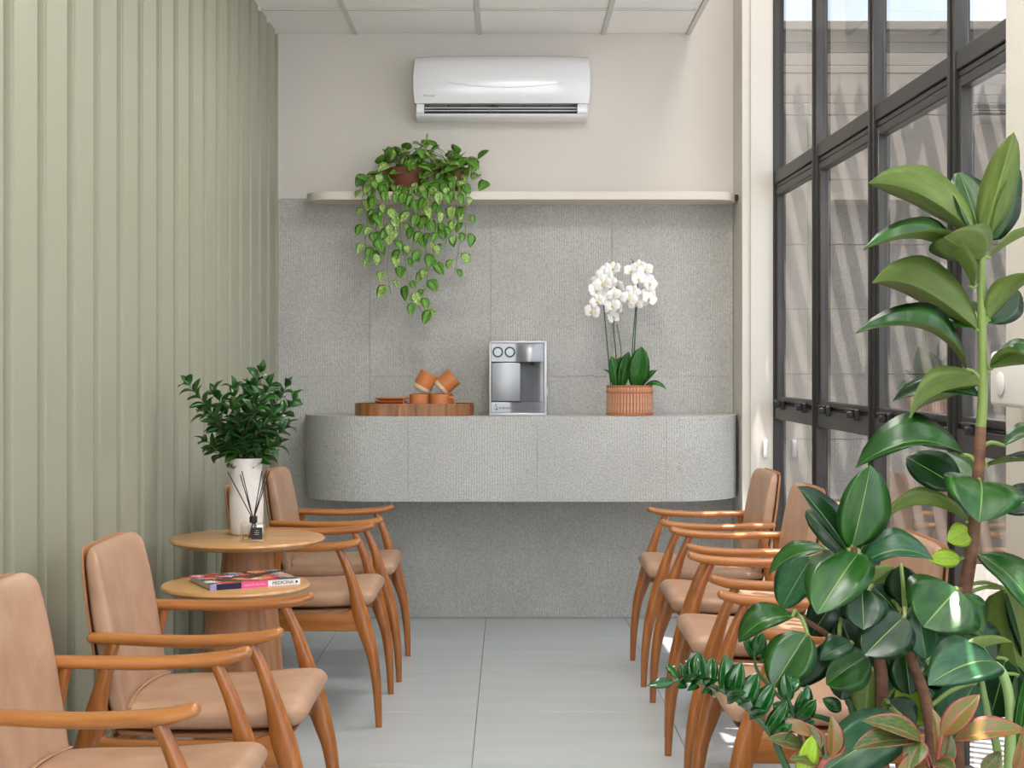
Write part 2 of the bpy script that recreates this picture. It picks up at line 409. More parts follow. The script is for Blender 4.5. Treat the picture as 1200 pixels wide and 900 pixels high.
me = bpy.data.meshes.new('corrugated_sheet'); bmesh.ops.recalc_face_normals(bm, faces=bm.faces[:]); bm.to_mesh(me); bm.free(); me.materials.append(M_green)
for p in me.polygons: p.use_smooth = True
me.set_sharp_from_angle(angle=R(25))
link('corrugated_sheet', me, wl)
bm = bmesh.new(); box(bm, -1.45, XR - .013, YR, YB, 0, ZH); obj('plaster', bm, M_beige, wl)
# filler strip where the sheet meets the ceiling
bm = bmesh.new(); box(bm, XR, XL - .001, YR, YB - .001, ZC - .006, ZC, 0); obj('trim_1', bm, M_ceil); bpy.data.objects['trim_1']['kind'] = 'structure'

# suspended ceiling
ce = sempty('ceiling')
bx_ = [-1.192, -.765, -.152, .461, .868]
cy_ = [YB - .002, 6.757]
while cy_[-1] - .613 > YR: cy_.append(cy_[-1] - .613)
cy_.append(YR)
cell = {}
lamp_cells = []
for i in range(4):
    for j in range(len(cy_) - 1):
        cxm, cym = (bx_[i] + bx_[i + 1]) / 2, (cy_[j] + cy_[j + 1]) / 2
        if any(abs(cxm - a) < .25 and abs(cym - b) < .3 for a, b in PANELS): lamp_cells.append((i, j)); continue
        bm = bmesh.new(); box(bm, bx_[i] + .001, bx_[i + 1] - .001, cy_[j + 1] + .001, cy_[j] - .001, ZC + .003, ZC + .018, 0); obj('ceiling_tile', bm, M_ceil, ce)
for x in bx_[1:-1]:
    bm = bmesh.new(); box(bm, x - .012, x + .012, YR, YB - .002, ZC - .004, ZC + .0025, .001); obj('ceiling_bar', bm, M_bar, ce)
for y in cy_[1:-1]:
    for i in range(4):
        bm = bmesh.new(); box(bm, bx_[i] + .0125, bx_[i + 1] - .0125, y - .012, y + .012, ZC - .0038, ZC + .0025, .001); obj('ceiling_bar', bm, M_bar, ce)
bm = bmesh.new(); box(bm, .869, .893, YR, YB - .002, ZC - .004, ZC + .03, .001); obj('edge_bar', bm, M_bar, ce)
bm = bmesh.new(); box(bm, -1.192, .868, YR, YB, ZC + .3, ZC + .31); obj('upper_slab', bm, M_ceil, ce)
so = bmesh.new(); box(so, .87, .892, YR, YB - .001, ZC + .031, ZH); struct(obj('wall_bulkhead', so, M_beige))
so = bmesh.new(); box(so, .893, 1.33, YR, YB + .1, ZH + .001, ZH + .12); struct(obj('ceiling_high', so, M_beige))
# lamp panels in the ceiling
for n_, (x, y) in enumerate(PANELS):
    i, j = min(lamp_cells, key=lambda c: abs((bx_[c[0]] + bx_[c[0] + 1]) / 2 - x) + abs((cy_[c[1]] + cy_[c[1] + 1]) / 2 - y))
    X0, X1, Y0, Y1 = bx_[i] + .013, bx_[i + 1] - .013, cy_[j + 1] + .013, cy_[j] - .013
    wh = ['nearest the back wall', 'second from the back wall', 'third from the back wall', 'over the camera end'][n_]
    lt = thing('ceiling_light', 'square recessed ceiling light panel ' + wh, 'ceiling light', ((X0 + X1) / 2, (Y0 + Y1) / 2, ZC), 0, 'recessed ceiling light panels')
    bm = bmesh.new(); hx, hy = (X1 - X0) / 2, (Y1 - Y0) / 2
    for (a, b, c_, d) in ((-hx, hx, -hy, -hy + .02), (-hx, hx, hy - .02, hy), (-hx, -hx + .02, -hy + .02, hy - .02), (hx - .02, hx, -hy + .02, hy - .02)): box(bm, a, b, c_, d, -.004, .02)
    obj('frame', bm, M_white2, lt)
    em = bpy.data.materials.get('lamp_diffuser')
    if not em:
        em = bpy.data.materials.new('lamp_diffuser'); em.use_nodes = True; b_ = em.node_tree.nodes['Principled BSDF']
        b_.inputs['Emission Color'].default_value = (1, .97, .93, 1); b_.inputs['Emission Strength'].default_value = 4
    bm = bmesh.new(); box(bm, -hx + .02, hx - .02, -hy + .02, hy - .02, .006, .016); obj('diffuser', bm, em, lt)
    bpy.data.lights['panel_light' if n_ == 0 else 'panel_light.%03d' % n_]
for n_, o in enumerate([o for o in COL.objects if o.type == 'LIGHT' and o.name.startswith('panel_light')]):
    lo = [t for t in COL.objects if t.name.startswith('ceiling_light') and t.type == 'EMPTY'][n_].location
    o.location = (lo.x, lo.y, ZC - .01)

# wall pillar at the back right
bm = bmesh.new(); box(bm, 1.106, 1.276, 7.0, YB + .011, 0, ZH, .003)
pl = struct(obj('wall_pillar', bm, M_column))
bm = bmesh.new(); box(bm, 1.145, 1.262, 6.988, 6.999, 0, ZH, .002); struct(obj('trim_2', bm, M_column))
# small white handle on the pillar
t = thing('cable_cover', 'small upright white plastic cover on the pillar beside the counter', 'cover', (1.213, 6.987, .81))
bm = bmesh.new(); box(bm, -.0115, .0115, -.018, 0, 0, .085, .005, seg=2); obj('body', bm, M_white2, t)
bm = bmesh.new(); box(bm, -.008, .008, -.021, -.0185, .01, .075, .001); obj('face_plate', bm, M_white, t)

# ---------------- glazed right wall
ang = math.atan(.0169)
WO = Vector((1.276, 7.0, 0)); U = Vector((math.sin(ang), -math.cos(ang), 0)); NN = Vector((-math.cos(ang), -math.sin(ang), 0))
def WM(u): # local x=U, y=into room, z up
    o = WO + U * u
    return Matrix(((U.x, NN.x, 0, o.x), (U.y, NN.y, 0, o.y), (0, 0, 1, 0), (0, 0, 0, 1)))
BW = .896; ZT0, ZT1 = 2.09, 2.17; ZR0, ZR1 = .995, 1.075; ZTOP = 3.45
nb = 10
for k in range(nb):
    u0 = .03 + k * BW - (0.03 if k == 0 else 0); Mw = WM(0)
    a, b = k * BW + .022, (k + 1) * BW - .019
    wn = sempty('window_%d' % (k + 1), WO + U * ((a + b) / 2))
    def part(nm, m, bxs, ang_=38):
        bm = bmesh.new()
        for q in bxs: box(bm, *q[:6], q[6] if len(q) > 6 else 0, M=Mw)
        return obj(nm, bm, m, wn, True, ang_)
    part('mullion', M_frame, [(k * BW - .019, k * BW - .003, -.02, .032, .0, ZTOP, .003), (k * BW + .003, k * BW + .022, -.02, .024, .0, ZTOP, .003)])
    part('mullion_seal', M_seal, [(k * BW - .003, k * BW + .003, -.03, .018, .0, ZTOP)])
    part('transom', M_frame, [(a, b, -.03, .018, ZT0 + .022, ZT1, .003), (a, b, -.03, .010, ZT0, ZT0 + .021, .003)])
    part('middle_rail', M_frame, [(a, b, -.03, .018, ZR0, ZR1 - .01, .003), (a, b, -.03, .008, ZR1 - .009, ZR1, .002)])
    part('bottom_rail', M_frame, [(a, b, -.03, .018, .001, .08, .003)])
    part('head_rail', M_frame, [(a, b, -.03, .018, ZTOP - .06, ZTOP, .003)])
    # sash of the middle light
    s = .034
    part('sash_frame', M_frame, [(a + .002, a + s, -.022, .014, ZR1 + .002, ZT0 - .002, .003), (b - s, b - .002, -.022, .014, ZR1 + .002, ZT0 - .002, .003),
                                 (a + s, b - s, -.022, .014, ZT0 - s, ZT0 - .002, .003), (a + s, b - s, -.022, .014, ZR1 + .002, ZR1 + .026, .003)])
    for (c0, c1, z0, z1) in ((a, b, .08, ZR0), (a + s, b - s, ZR1 + .026, ZT0 - s), (a, b, ZT1, ZTOP - .06)):
        bm = bmesh.new(); vs = [bm.verts.new(Mw @ Vector(p)) for p in ((c0, -.006, z0), (c1, -.006, z0), (c1, -.006, z1), (c0, -.006, z1))]; bm.faces.new(vs)
        obj('pane', bm, M_glass, wn, True)
    for uu in (a + .2, b - .2):
        bm = bmesh.new()
        box(bm, uu - .022, uu + .022, .0145, .034, ZR1 - .03, ZR1 + .012, .003, M=Mw)
        box(bm, uu - .010, uu + .012, .034, .058, ZR1 - .02, ZR1 + .004, .003, M=Mw)
        box(bm, uu - .075, uu + .012, .036, .046, ZR1 + .004, ZR1 + .014, .002, M=Mw)
        obj('latch', bm, M_black, wn, True)
bm = bmesh.new(); box(bm, 0, nb * BW, -.08, .03, ZTOP + .001, ZH, M=WM(0)); struct(obj('wall_right', bm, M_beige))

# near column on the right
bm = bmesh.new(); box(bm, 1.272, 1.34, 2.9, 3.765, 0, ZH, .003); colm = struct(obj('wall_column', bm, M_column))
bm = bmesh.new(); box(bm, 1.262, 1.2715, 3.60, 3.70, 0, ZH, .002); struct(obj('trim_3', bm, M_column))
t = thing('junction_box', 'white rounded junction box fixed on the column right of the tall rubber plant', 'junction box', (1.2712, 3.47, 1.15))
bm = bmesh.new(); box(bm, -.095, 0, -.13, .13, 0, .134, .012, seg=3); obj('housing', bm, M_white2, t)
bm = bmesh.new(); Mr = Matrix.Translation((-.0955, .045, .055)) @ Matrix.Rotation(R(-90), 4, 'Y'); lathe(bm, [(.0, 0), (.028, 0), (.030, .003), (.026, .006), (.0, .006)], n=28, M=Mr); obj('round_cap', bm, M_white2, t)
t = thing('conduit', 'pale upright conduit pipe clipped to the column above the junction box', 'pipe', (1.248, 3.50, 1.285))
bm = bmesh.new(); tube(bm, [(0, 0, 0), (0, 0, 2.0)], .013, 14); obj('pipe', bm, M_column, t)
for z in (.43, 1.3):
    bm = bmesh.new(); box(bm, -.017, .0225, -.018, .018, z - .012, z + .012, .003); obj('clip', bm, M_column, t)

# rear wall with a shopfront opening
bm = bmesh.new()
for q in ((-1.45, -1.0, 0, ZH), (1.2, 1.62, 0, ZH), (-1.0, 1.2, 2.8, ZH)): box(bm, q[0], q[1], YR - .15, YR, q[2], q[3])
struct(obj('wall_front', bm, M_beige))

# ---------------- outside
bm = bmesh.new(); box(bm, 1.331, 1.72, 5.85, 7.36, ZH + .001, ZH + .12); struct(obj('sun_block_slab', bm, M_beige))  # unseen slab added to keep sun stripes off the back pillar
YO = 9.5
wo = sempty('wall_outside')
bm = bmesh.new(); box(bm, 1.3, 6.5, YO + .03, YO + .25, -.1, 3.42); obj('core', bm, M_conc, wo)
bm = bmesh.new(); box(bm, 1.3, 6.5, YO - .035, YO + .27, 3.42, 3.475, .004); obj('coping', bm, M_conc, wo)
z = 3.415; hs = [.075, .065, .085, .05, .14, .055]; i = 0
while z > .05:
    h = hs[i % 6] if z > 2.9 else .42; i += 1
    bm = bmesh.new(); dy = random.uniform(-.002, .002); box(bm, 1.3, 6.5, YO + dy, YO + .029, z - h + .004, z, .003); obj('board', bm, M_conc, wo); z -= h
bm = bmesh.new(); box(bm, 1.35, 6.5, -2.6, YO + .3, -.16, -.04); struct(obj('ground_outside', bm, M_ground))
bm = bmesh.new(); box(bm, 4.6, 4.8, -2.6, YO, -.04, 2.2); struct(obj('wall_garden', bm, M_conc))
pg = thing('pergola', 'slatted timber pergola over the yard outside the glazing', 'pergola', (1.5, 2, 3.75))
D = Vector((-(.2 + .22) / .24, 1, 0)).normalized(); Nn = Vector((D.y, -D.x, 0)); Nn = Nn if Nn.x > 0 else -Nn
X0, X1, Y0, Y1 = 1.50, 4.6, .5, 9.32
s = min(Nn.dot(Vector((x, y, 0))) for x in (X0, X1) for y in (Y0, Y1)) + .05; smax = max(Nn.dot(Vector((x, y, 0))) for x in (X0, X1) for y in (Y0, Y1))
while s < smax:
    o = Nn * s; ts = []
    lo, hi = -99, 99
    for (c0, c1, oc, dc) in ((X0, X1, o.x, D.x), (Y0, Y1, o.y, D.y)):
        t0, t1 = (c0 - oc) / dc, (c1 - oc) / dc; lo = max(lo, min(t0, t1)); hi = min(hi, max(t0, t1))
    if hi - lo > .1:
        Ms = Matrix(((D.x, Nn.x, 0, o.x), (D.y, Nn.y, 0, o.y), (0, 0, 1, 3.75), (0, 0, 0, 1)))
        bm = bmesh.new(); box(bm, lo, hi, -.018, .018, 0, .02, 0, M=Ms); obj('slat', bm, M_slat, pg, True)
    s += .066
bm = bmesh.new()
for x in (X0 + 1.3, X1 - .06): box(bm, x, x + .06, Y0, Y1, 3.64, 3.749)
for x, y in ((X1 - .06, 1.0), (X1 - .06, 9.2)): box(bm, x, x + .06, y, y + .06, -.04, 3.64)
obj('beam', bm, M_slat, pg, True)

# ================================================================== CHAIRS
def build_chair():
    t = thing('armchair', '', 'chair')
    for s in (-1, 1):
        bm = bmesh.new()
        st = catmull([(-.432, s * .238, .624, .018, .012), (-.36, s * .243, .622, .021, .0135), (-.2, s * .252, .618, .023, .014), (-.06, s * .258, .626, .024, .0145), (.0, s * .26, .640, .020, .0125)], 5)
        sweep(bm, st, n=14, e=2.6, rnd=.010); obj('armrest', bm, M_wood_x, t)
        bm = bmesh.new()
        st = catmull([(-.067, s * .256, .619, .0125, .0125), (-.036, s * .256, .55, .0135, .015), (-.014, s * .256, .485, .0145, .019), (.000, s * .256, .43, .015, .0245), (.011, s * .256, .385, .015, .030), (.034, s * .256, .31, .015, .025), (.053, s * .256, .24, .0145, .0195), (.067, s * .256, .13, .0135, .0155), (.073, s * .256, .0, .0115, .0110)], 5)
        sweep(bm, st, n=12, e=2.5); obj('leg', bm, M_wood_z, t)
        bm = bmesh.new()
        st = catmull([(-.380, s * .245, .615, .0125, .013), (-.405, s * .25, .52, .0135, .017), (-.432, s * .252, .40, .015, .030), (-.462, s * .254, .29, .0145, .022), (-.486, s * .255, .14, .0135, .0155), (-.498, s * .256, 0, .0115, .011)], 5)
        sweep(bm, st, n=12, e=2.5); obj('leg', bm, M_wood_z, t)
        bm = bmesh.new()
        st = catmull([(-.43, s * .252, .372, .0115, .038), (-.37, s * .252, .363, .012, .033), (-.2, s * .252, .362, .012, .031), (-.06, s * .252, .363, .012, .033), (.0, s * .252, .372, .012, .042)], 4)
        sweep(bm, st, n=12, e=4); obj('side_rail', bm, M_wood_x, t)
    for x in (-.40, -.03):
        bm = bmesh.new(); box(bm, x - .011, x + .011, -.241, .241, .345, .385, .004); obj('cross_rail', bm, M_wood_x, t)
    bm = bmesh.new(); sweep(bm, catmull([(-.36, 0, .399, .218, .005), (-.2, 0, .393, .222, .005), (-.0, 0, .400, .222, .005)], 4), n=28, e=7, rnd=.03); sh = obj('seat_shell', bm, M_shell, t)
    bm = bmesh.new(); st = catmull([(-.372, 0, .432, .218, .026), (-.3, 0, .433, .224, .030), (-.15, 0, .434, .226, .031), (-.02, 0, .441, .226, .034), (.02, 0, .443, .224, .033)], 5)
    sweep(bm, st, n=36, e=4.2, rnd=.035, rl=.035, bend=-.12); obj('seat', bm, M_leather, t, angle=60)
    bm = bmesh.new(); st = catmull([(-.400, 0, .435, .216, .020), (-.417, 0, .50, .222, .025), (-.434, 0, .60, .224, .026), (-.450, 0, .70, .222, .025), (-.462, 0, .775, .216, .021)], 5)
    sweep(bm, st, n=40, e=5.5, rnd=.055, rl=.045, bend=-.55); obj('backrest', bm, M_leather, t, angle=60)
    bm = bmesh.new(); st = catmull([(-.424, 0, .42, .208, .005), (-.4445, 0, .50, .220, .005), (-.463, 0, .60, .223, .005), (-.478, 0, .70, .221, .005), (-.486, 0, .776, .214, .005)], 5)
    sweep(bm, st, n=32, e=6, rnd=.055, rl=.045, bend=-.55); obj('back_shell', bm, M_shell, t)
    bm = bmesh.new(); pts = [(-.373 + .42 * y * y, y, .4625 - .25 * y * y) for y in [i / 10 * .20 for i in range(-10, 11)]]; tube(bm, pts, .0035, 6); obj('seam_piping', bm, M_piping, t)
    return t
chair0 = build_chair(); used = [False]
def dup(root):
    r = root.copy(); COL.objects.link(r)
    for ch in root.children:
        c = ch.copy(); COL.objects.link(c); c.parent = r
    return r
def put_chair(x, y, rz, label, group):
    c = chair0 if not used[0] else dup(chair0); used[0] = True
    c.location = (x, y, 0); c.rotation_euler = (0, 0, rz); c['label'] = label; c['group'] = group; return c
gL, gR = 'tan leather armchairs along the green wall', 'tan leather armchairs along the glazing'
put_chair(-.560, 2.86, 0, 'tan leather armchair nearest the camera on the green wall side, cut off by the frame', gL)
put_chair(-.528, 3.605, 0, 'tan leather armchair just in front of the low round table with the magazine', gL)
put_chair(-.527, 5.32, 0, 'tan leather armchair directly behind the two round tables', gL)
put_chair(-.512, 6.045, 0, 'tan leather armchair on the green wall side nearest the back wall', gL)
put_chair(.591, 5.955, math.pi, 'tan leather armchair on the glazing side nearest the back wall', gR)
put_chair(.601, 5.18, math.pi, 'second tan leather armchair from the back wall on the glazing side', gR)
put_chair(.578, 4.44, math.pi, 'third tan leather armchair from the back wall, back hidden by rubber plant leaves', gR)
put_chair(.561, 3.64, math.pi, 'tan leather armchair closest to the potted plants, mostly hidden by leaves', gR)

# ================================================================== ROUND TABLES
def round_table(x, y, h, r, label, pt, pb):
    t = thing('round_table', label, 'table', (x, y, 0), 0, 'round oak pedestal tables')
    bm = bmesh.new(); lathe(bm, [(0, h - .024), (r - .03, h - .024), (r - .006, h - .014), (r, h - .007), (r - .003, h - .001), (r - .006, h), (0, h)], n=72); obj('tabletop', bm, M_oak, t, angle=50)
    bm = bmesh.new(); lathe(bm, [(0, .012), (pb, .012), (pb * .97, .06), (pt * 1.02, h - .06), (pt, h - .0245), (0, h - .0245)], n=64); obj('pedestal', bm, M_oakp, t)
    bm = bmesh.new(); lathe(bm, [(0, 0), (pb - .012, 0), (pb - .012, .0115), (0, .0115)], n=48); obj('foot_plate', bm, M_black, t)
    return t
T1X, T1Y, T1H = -.845, 4.72, .697
T2X, T2Y, T2H = -.79, 4.22, .622
round_table(T1X, T1Y, T1H, .247, 'taller round oak table carrying the white vase and reed diffuser', .080, .135)
round_table(T2X, T2Y, T2H, .212, 'lower round oak table with the magazine lying on it', .080, .135)

# magazine
mg = thing('magazine', 'colourful medical magazine with pink and white spine on the lower round table', 'magazine', (-.768, 4.236, T2H), R(28))
def cover_mat():
    m = bpy.data.materials.new('magazine_cover'); m.use_nodes = True; t = m.node_tree; b = t.nodes['Principled BSDF']; b.inputs['Roughness'].default_value = .25
    tc_ = t.nodes.new('ShaderNodeTexCoord'); v = t.nodes.new('ShaderNodeTexVoronoi'); v.inputs['Scale'].default_value = 26
    n = t.nodes.new('ShaderNodeTexNoise'); n.inputs['Scale'].default_value = 22; n.inputs['Detail'].default_value = 4
    r = t.nodes.new('ShaderNodeValToRGB'); r.color_ramp.interpolation = 'CONSTANT'; e = r.color_ramp.elements
    cols = [(0, c8(28, 24, 36)), (.34, c8(60, 40, 44)), (.42, c8(190, 60, 60)), (.47, c8(40, 34, 40)), (.52, c8(90, 160, 190)), (.57, c8(225, 225, 225)), (.62, c8(206, 140, 96)), (.70, c8(70, 34, 34))]
    e[0].position, e[0].color = 0, (*cols[0][1], 1); e[1].position, e[1].color = cols[-1][0], (*cols[-1][1], 1)
    for p, c_ in cols[1:-1]: k_ = e.new(p); k_.color = (*c_, 1)
    mxn = t.nodes.new('ShaderNodeVectorMath'); mxn.operation = 'MULTIPLY_ADD'; mxn.inputs[1].default_value = (.05, .05, .05)
    t.links.new(n.outputs[1], mxn.inputs[0]); t.links.new(tc_.outputs['Object'], mxn.inputs[2]); t.links.new(mxn.outputs[0], v.inputs['Vector']); t.links.new(v.outputs['Color'], r.inputs[0]); t.links.new(r.outputs[0], b.inputs['Base Color'])
    return m
M_cov = cover_mat(); M_page = mat('paper_pages', c8(190, 180, 165), .8, bump=((2, 2, 900), .4, .001)); M_navy = mat('spine_navy', c8(34, 34, 66), .3); M_pink = mat('spine_pink', c8(228, 92, 150), .3); M_spw = mat('spine_white', c8(232, 230, 232), .3); M_lav = mat('spine_lavender', c8(150, 150, 200), .3)
hw, hd, th = .132, .104, .0165
bm = bmesh.new(); box(bm, -hw + .002, hw - .002, -hd + .003, hd - .002, .0012, th - .0014); obj('pages', bm, M_page, mg)
bm = bmesh.new(); box(bm, -hw, hw, -hd + .0015, hd, th - .0012, th); obj('front_cover', bm, M_cov, mg)
bm = bmesh.new(); box(bm, -hw, hw, -hd + .0015, hd, 0, .0011); obj('back_cover', bm, M_navy, mg)
for nm, x0, x1, m_ in (('spine_lavender_end', -hw, -hw + .018, M_lav), ('spine_navy_band', -hw + .018, -.042, M_navy), ('spine_pink_band', -.042, .036, M_pink), ('spine_white_band', .036, hw, M_spw)):
    bm = bmesh.new(); box(bm, x0, x1, -hd, -hd + .0015, 0, th); obj(nm, bm, m_, mg)
Rx = Matrix.Rotation(R(90), 4, 'X')
text_mesh('spine_title', 'MEDICINA', .0135, Matrix.Translation((.080, -hd - .0003, th / 2)) @ Rx, M_black, mg, False)
text_mesh('spine_subtitle', 'nutrindo formas', .0095, Matrix.Translation((-.004, -hd - .0003, th / 2)) @ Rx, mat('pale_pink_ink', c8(250, 190, 215), .4), mg, False)
bm = bmesh.new(); lathe(bm, [(0, 0), (.0035, 0), (.0035, .0004), (0, .0004)], n=12, M=Matrix.Translation((.121, -hd - .0001, th / 2)) @ Rx); obj('spine_mark', bm, M_black, mg)
text_mesh('cover_title', 'MEDICINA', .042, Matrix.Translation((-.07, .055, th + .0004)), mat('cover_red_ink', c8(200, 50, 56), .4), mg, False)

# vase with foliage
vx, vy = -.864, 4.80
vs_ = thing('vase_with_foliage', 'white ceramic vase full of glossy green sprigs on the taller round table', 'vase', (vx, vy, T1H))
bm = bmesh.new(); lathe(bm, [(0, .001), (.045, 0), (.050, .004), (.052, .03), (.055, .07), (.056, .11), (.051, .15), (.049, .19), (.051, .225), (.055, .248), (.053, .250), (.050, .247), (.046, .2), (.046, .12), (.046, .05), (0, .04)], n=48); obj('vase', bm, M_vase, vs_, angle=60)
vl = [leaf_mesh('leaf', (L_vase, L_vase, L_zzm), wp=.85, q=.85, arch=a, fold=f, n=7, cols=(-1, -.5, -.04, .04, .5, 1)) for a, f in ((.08, .15), (-.06, .22), (.16, .1))]
tips = [(222, 452, -.02), (232, 478, .06), (252, 460, .05), (272, 447, -.05), (288, 455, .06), (306, 432, 0), (318, 445, -.07), (336, 452, .05), (344, 470, -.03), (338, 500, .03), (236, 515, -.03), (250, 490, -.09), (275, 478, -.1), (300, 470, -.1), (322, 485, -.1), (262, 508, .08), (330, 520, .05), (310, 500, .10), (245, 528, .05), (285, 495, .12), (296, 452, .05), (262, 520, -.07), (316, 525, -.06)]
bs = bmesh.new(); nl = 0
for (px, py, dz) in tips:
    B = Vector((vx + random.uniform(-.02, .02), vy + random.uniform(-.02, .02), T1H + .15)); T = P(px, py, vy + dz)
    mid = (B + T) / 2 + Vector((-(T.x - B.x) * .18, 0, .03)); path = catmull([B, B.lerp(mid, .5) + Vector((0, 0, .02)), mid, T], 5)
    tube(bs, path, [.0026, .0012], 5)
    pv = [Vector(p) for p in path]; Ln = sum((pv[i + 1] - pv[i]).length for i in range(len(pv) - 1)); step = .027; d = .115 if Ln > .2 else .07; roll = random.random() * 3
    while d < Ln + .001:
        acc = 0
        for i in range(len(pv) - 1):
            l = (pv[i + 1] - pv[i]).length
            if acc + l >= d or i == len(pv) - 2: q = pv[i].lerp(pv[i + 1], min((d - acc) / l, 1)); tg = (pv[i + 1] - pv[i]).normalized(); break
            acc += l
        last = d + step > Ln
        for sd in ((-1, 1, 0) if last else (-1, 1)):
            s0 = tg.orthogonal().normalized(); s0 = Matrix.Rotation(roll + (nl % 2) * 1.2, 3, tg) @ s0
            dr = (s0 * sd * .95 + tg * (.55 if sd else 1) + Vector((0, 0, -.06))).normalized() if sd else tg
            ll = random.uniform(.050, .068) * (.8 if last else 1)
            Nv = (tg * .6 + Vector((0, -.35, .75)) + Vector((random.uniform(-.4, .4), random.uniform(-.4, .4), 0)))
            link('leaf', random.choice(vl), vs_, leaf_M(q, q + dr * ll, ll * random.uniform(.44, .56), Nv), True)
        d += step; nl += 1
obj('stem', bs, M_twig, vs_, True)

# reed diffuser
dx_, dy_ = -.806, 4.60
df = thing('reed_diffuser', 'small square glass reed diffuser with black sticks in front of the vase', 'diffuser', (dx_, dy_, T1H))
M_clear = glass_mat('clear_glass', (.97, .97, .95), .10, .7); M_oil = glass_mat('diffuser_oil', (.93, .90, .62), .04, .3)
bm = bmesh.new(); box(bm, -.038, .038, -.022, .022, .0005, .058, .004, seg=2); box(bm, -.033, .033, -.0175, .0175, .006, .052, .003); obj('bottle', bm, M_clear, df)
bm = bmesh.new(); box(bm, -.0325, .0325, -.017, .017, .0065, .022, .002); obj('scented_oil', bm, M_oil, df)
bm = bmesh.new(); lathe(bm, [(0, .0585), (.010, .0585), (.0125, .061), (.0125, .078), (.010, .080), (0, .080)], n=24); obj('collar', bm, M_black, df)
bm = bmesh.new(); box(bm, -.003, .032, -.0235, -.0223, .010, .046); lb = obj('paper_label', bm, M_black, df)
M_ink = mat('white_ink', c8(210, 210, 210), .5)
for zz, ww in ((.036, .010), (.030, .016), (.024, .014)):
    bm = bmesh.new(); box(bm, .0145 - ww / 2, .0145 + ww / 2, -.0238, -.0236, zz, zz + .0012); obj('label_print', bm, M_ink, df)
for (px, py) in ((267, 553), (281.5, 556), (283.5, 552), (307, 552), (312.5, 551), (316, 552)):
    T = P(px, py, dy_ + random.uniform(-.01, .02)) - Vector((dx_, dy_, T1H)); B = Vector((-T.x * .30, -T.y * .2, .010)); B.x = max(min(B.x, .026), -.026)
    c0 = Vector((B.x * .05, 0, .065)); T2 = c0 + (T - c0); bm = bmesh.new(); tube(bm, [B, c0, T2], .0017, 6); obj('reed', bm, M_black, df)

# ================================================================== COUNTER AND SHELF
def round_outline(x0, x1, yb, yf, r, n=12):
    pts = [(x0, yb)]
    for k in range(n + 1):
        a = math.pi + k / n * math.pi / 2; pts.append((x0 + r + r * math.cos(a), yf + r + r * math.sin(a)))
    for k in range(n + 1):
        a = 1.5 * math.pi + k / n * math.pi / 2; pts.append((x1 - r + r * math.cos(a), yf + r + r * math.sin(a)))
    pts.append((x1, yb)); return pts
CZ0, CZ1 = .616, 1.012; CX0, CX1, CYF = -1.0, 1.102, 6.81
ct = thing('counter', 'grey ribbed stone wall-hung counter with rounded ends below the shelf', 'counter', (.05, YB, CZ0))
ol = round_outline(CX0, CX1, YB - .001, CYF, .36)
ins = round_outline(CX0 + .021, CX1 - .021, YB - .001, CYF + .021, .339)
bm = bmesh.new(); prism(bm, ins, CZ0 + .002, CZ1 - .019); obj('core', bm, M_joint, ct, True)
bm = bmesh.new(); prism(bm, ol, CZ1 - .018, CZ1, bev=.002); obj('countertop', bm, M_stonec, ct, True)
# cladding panels along the outline
def split(pl, cuts):
    ds = [0]
    for a, b in zip(pl, pl[1:]): ds.append(ds[-1] + math.dist(a, b))
    def at(d):
        for i in range(len(pl) - 1):
            if ds[i + 1] >= d - 1e-9: f = (d - ds[i]) / max(ds[i + 1] - ds[i], 1e-9); return (pl[i][0] + (pl[i + 1][0] - pl[i][0]) * f, pl[i][1] + (pl[i + 1][1] - pl[i][1]) * f)
        return pl[-1]
    segs = []
    cs = [0] + cuts + [ds[-1]]
    for a, b in zip(cs, cs[1:]): segs.append([at(a + .0006)] + [p for p, d in zip(pl, ds) if a + .0006 < d < b - .0006] + [at(b - .0006)])
    return segs, ds[-1]
for pl_in in [0]:
    o1, Lo = split(ol, []); tot = Lo
    xcut = [-.475, .125, .725]
    def arc_at_x(pl, x):
        d = 0
        for a, b in zip(pl, pl[1:]):
            if a[0] <= x <= b[0] and abs(a[1] - b[1]) < 1e-6: return d + x - a[0]
            d += math.dist(a, b)
    so_, _ = split(ol, [arc_at_x(ol, x) for x in xcut]); si_, _ = split(ins, [arc_at_x(ins, x) for x in xcut])
    for a, b in zip(so_, si_):
        bm = bmesh.new(); prism(bm, a + b[::-1], CZ0, CZ1 - .0185); obj('panel', bm, M_stonec, ct, True)

sf = thing('wall_shelf', 'long beige floating shelf with rounded ends under the air conditioner', 'shelf', (.05, YB, 2.044))
bm = bmesh.new(); prism(bm, round_outline(-.992, 1.100, YB - .0005, 7.02, .14), 2.044, 2.082, bev=.002); obj('board', bm, mat('shelf_paint', c8(214, 205, 192), .5), sf, True)
bm = bmesh.new(); box(bm, 1.085, 1.1045, 7.10, 7.16, 2.05, 2.076, .002); obj('end_gap_shade', bm, M_black, sf, True)  # shade of the gap at the shelf end, put in as a black block

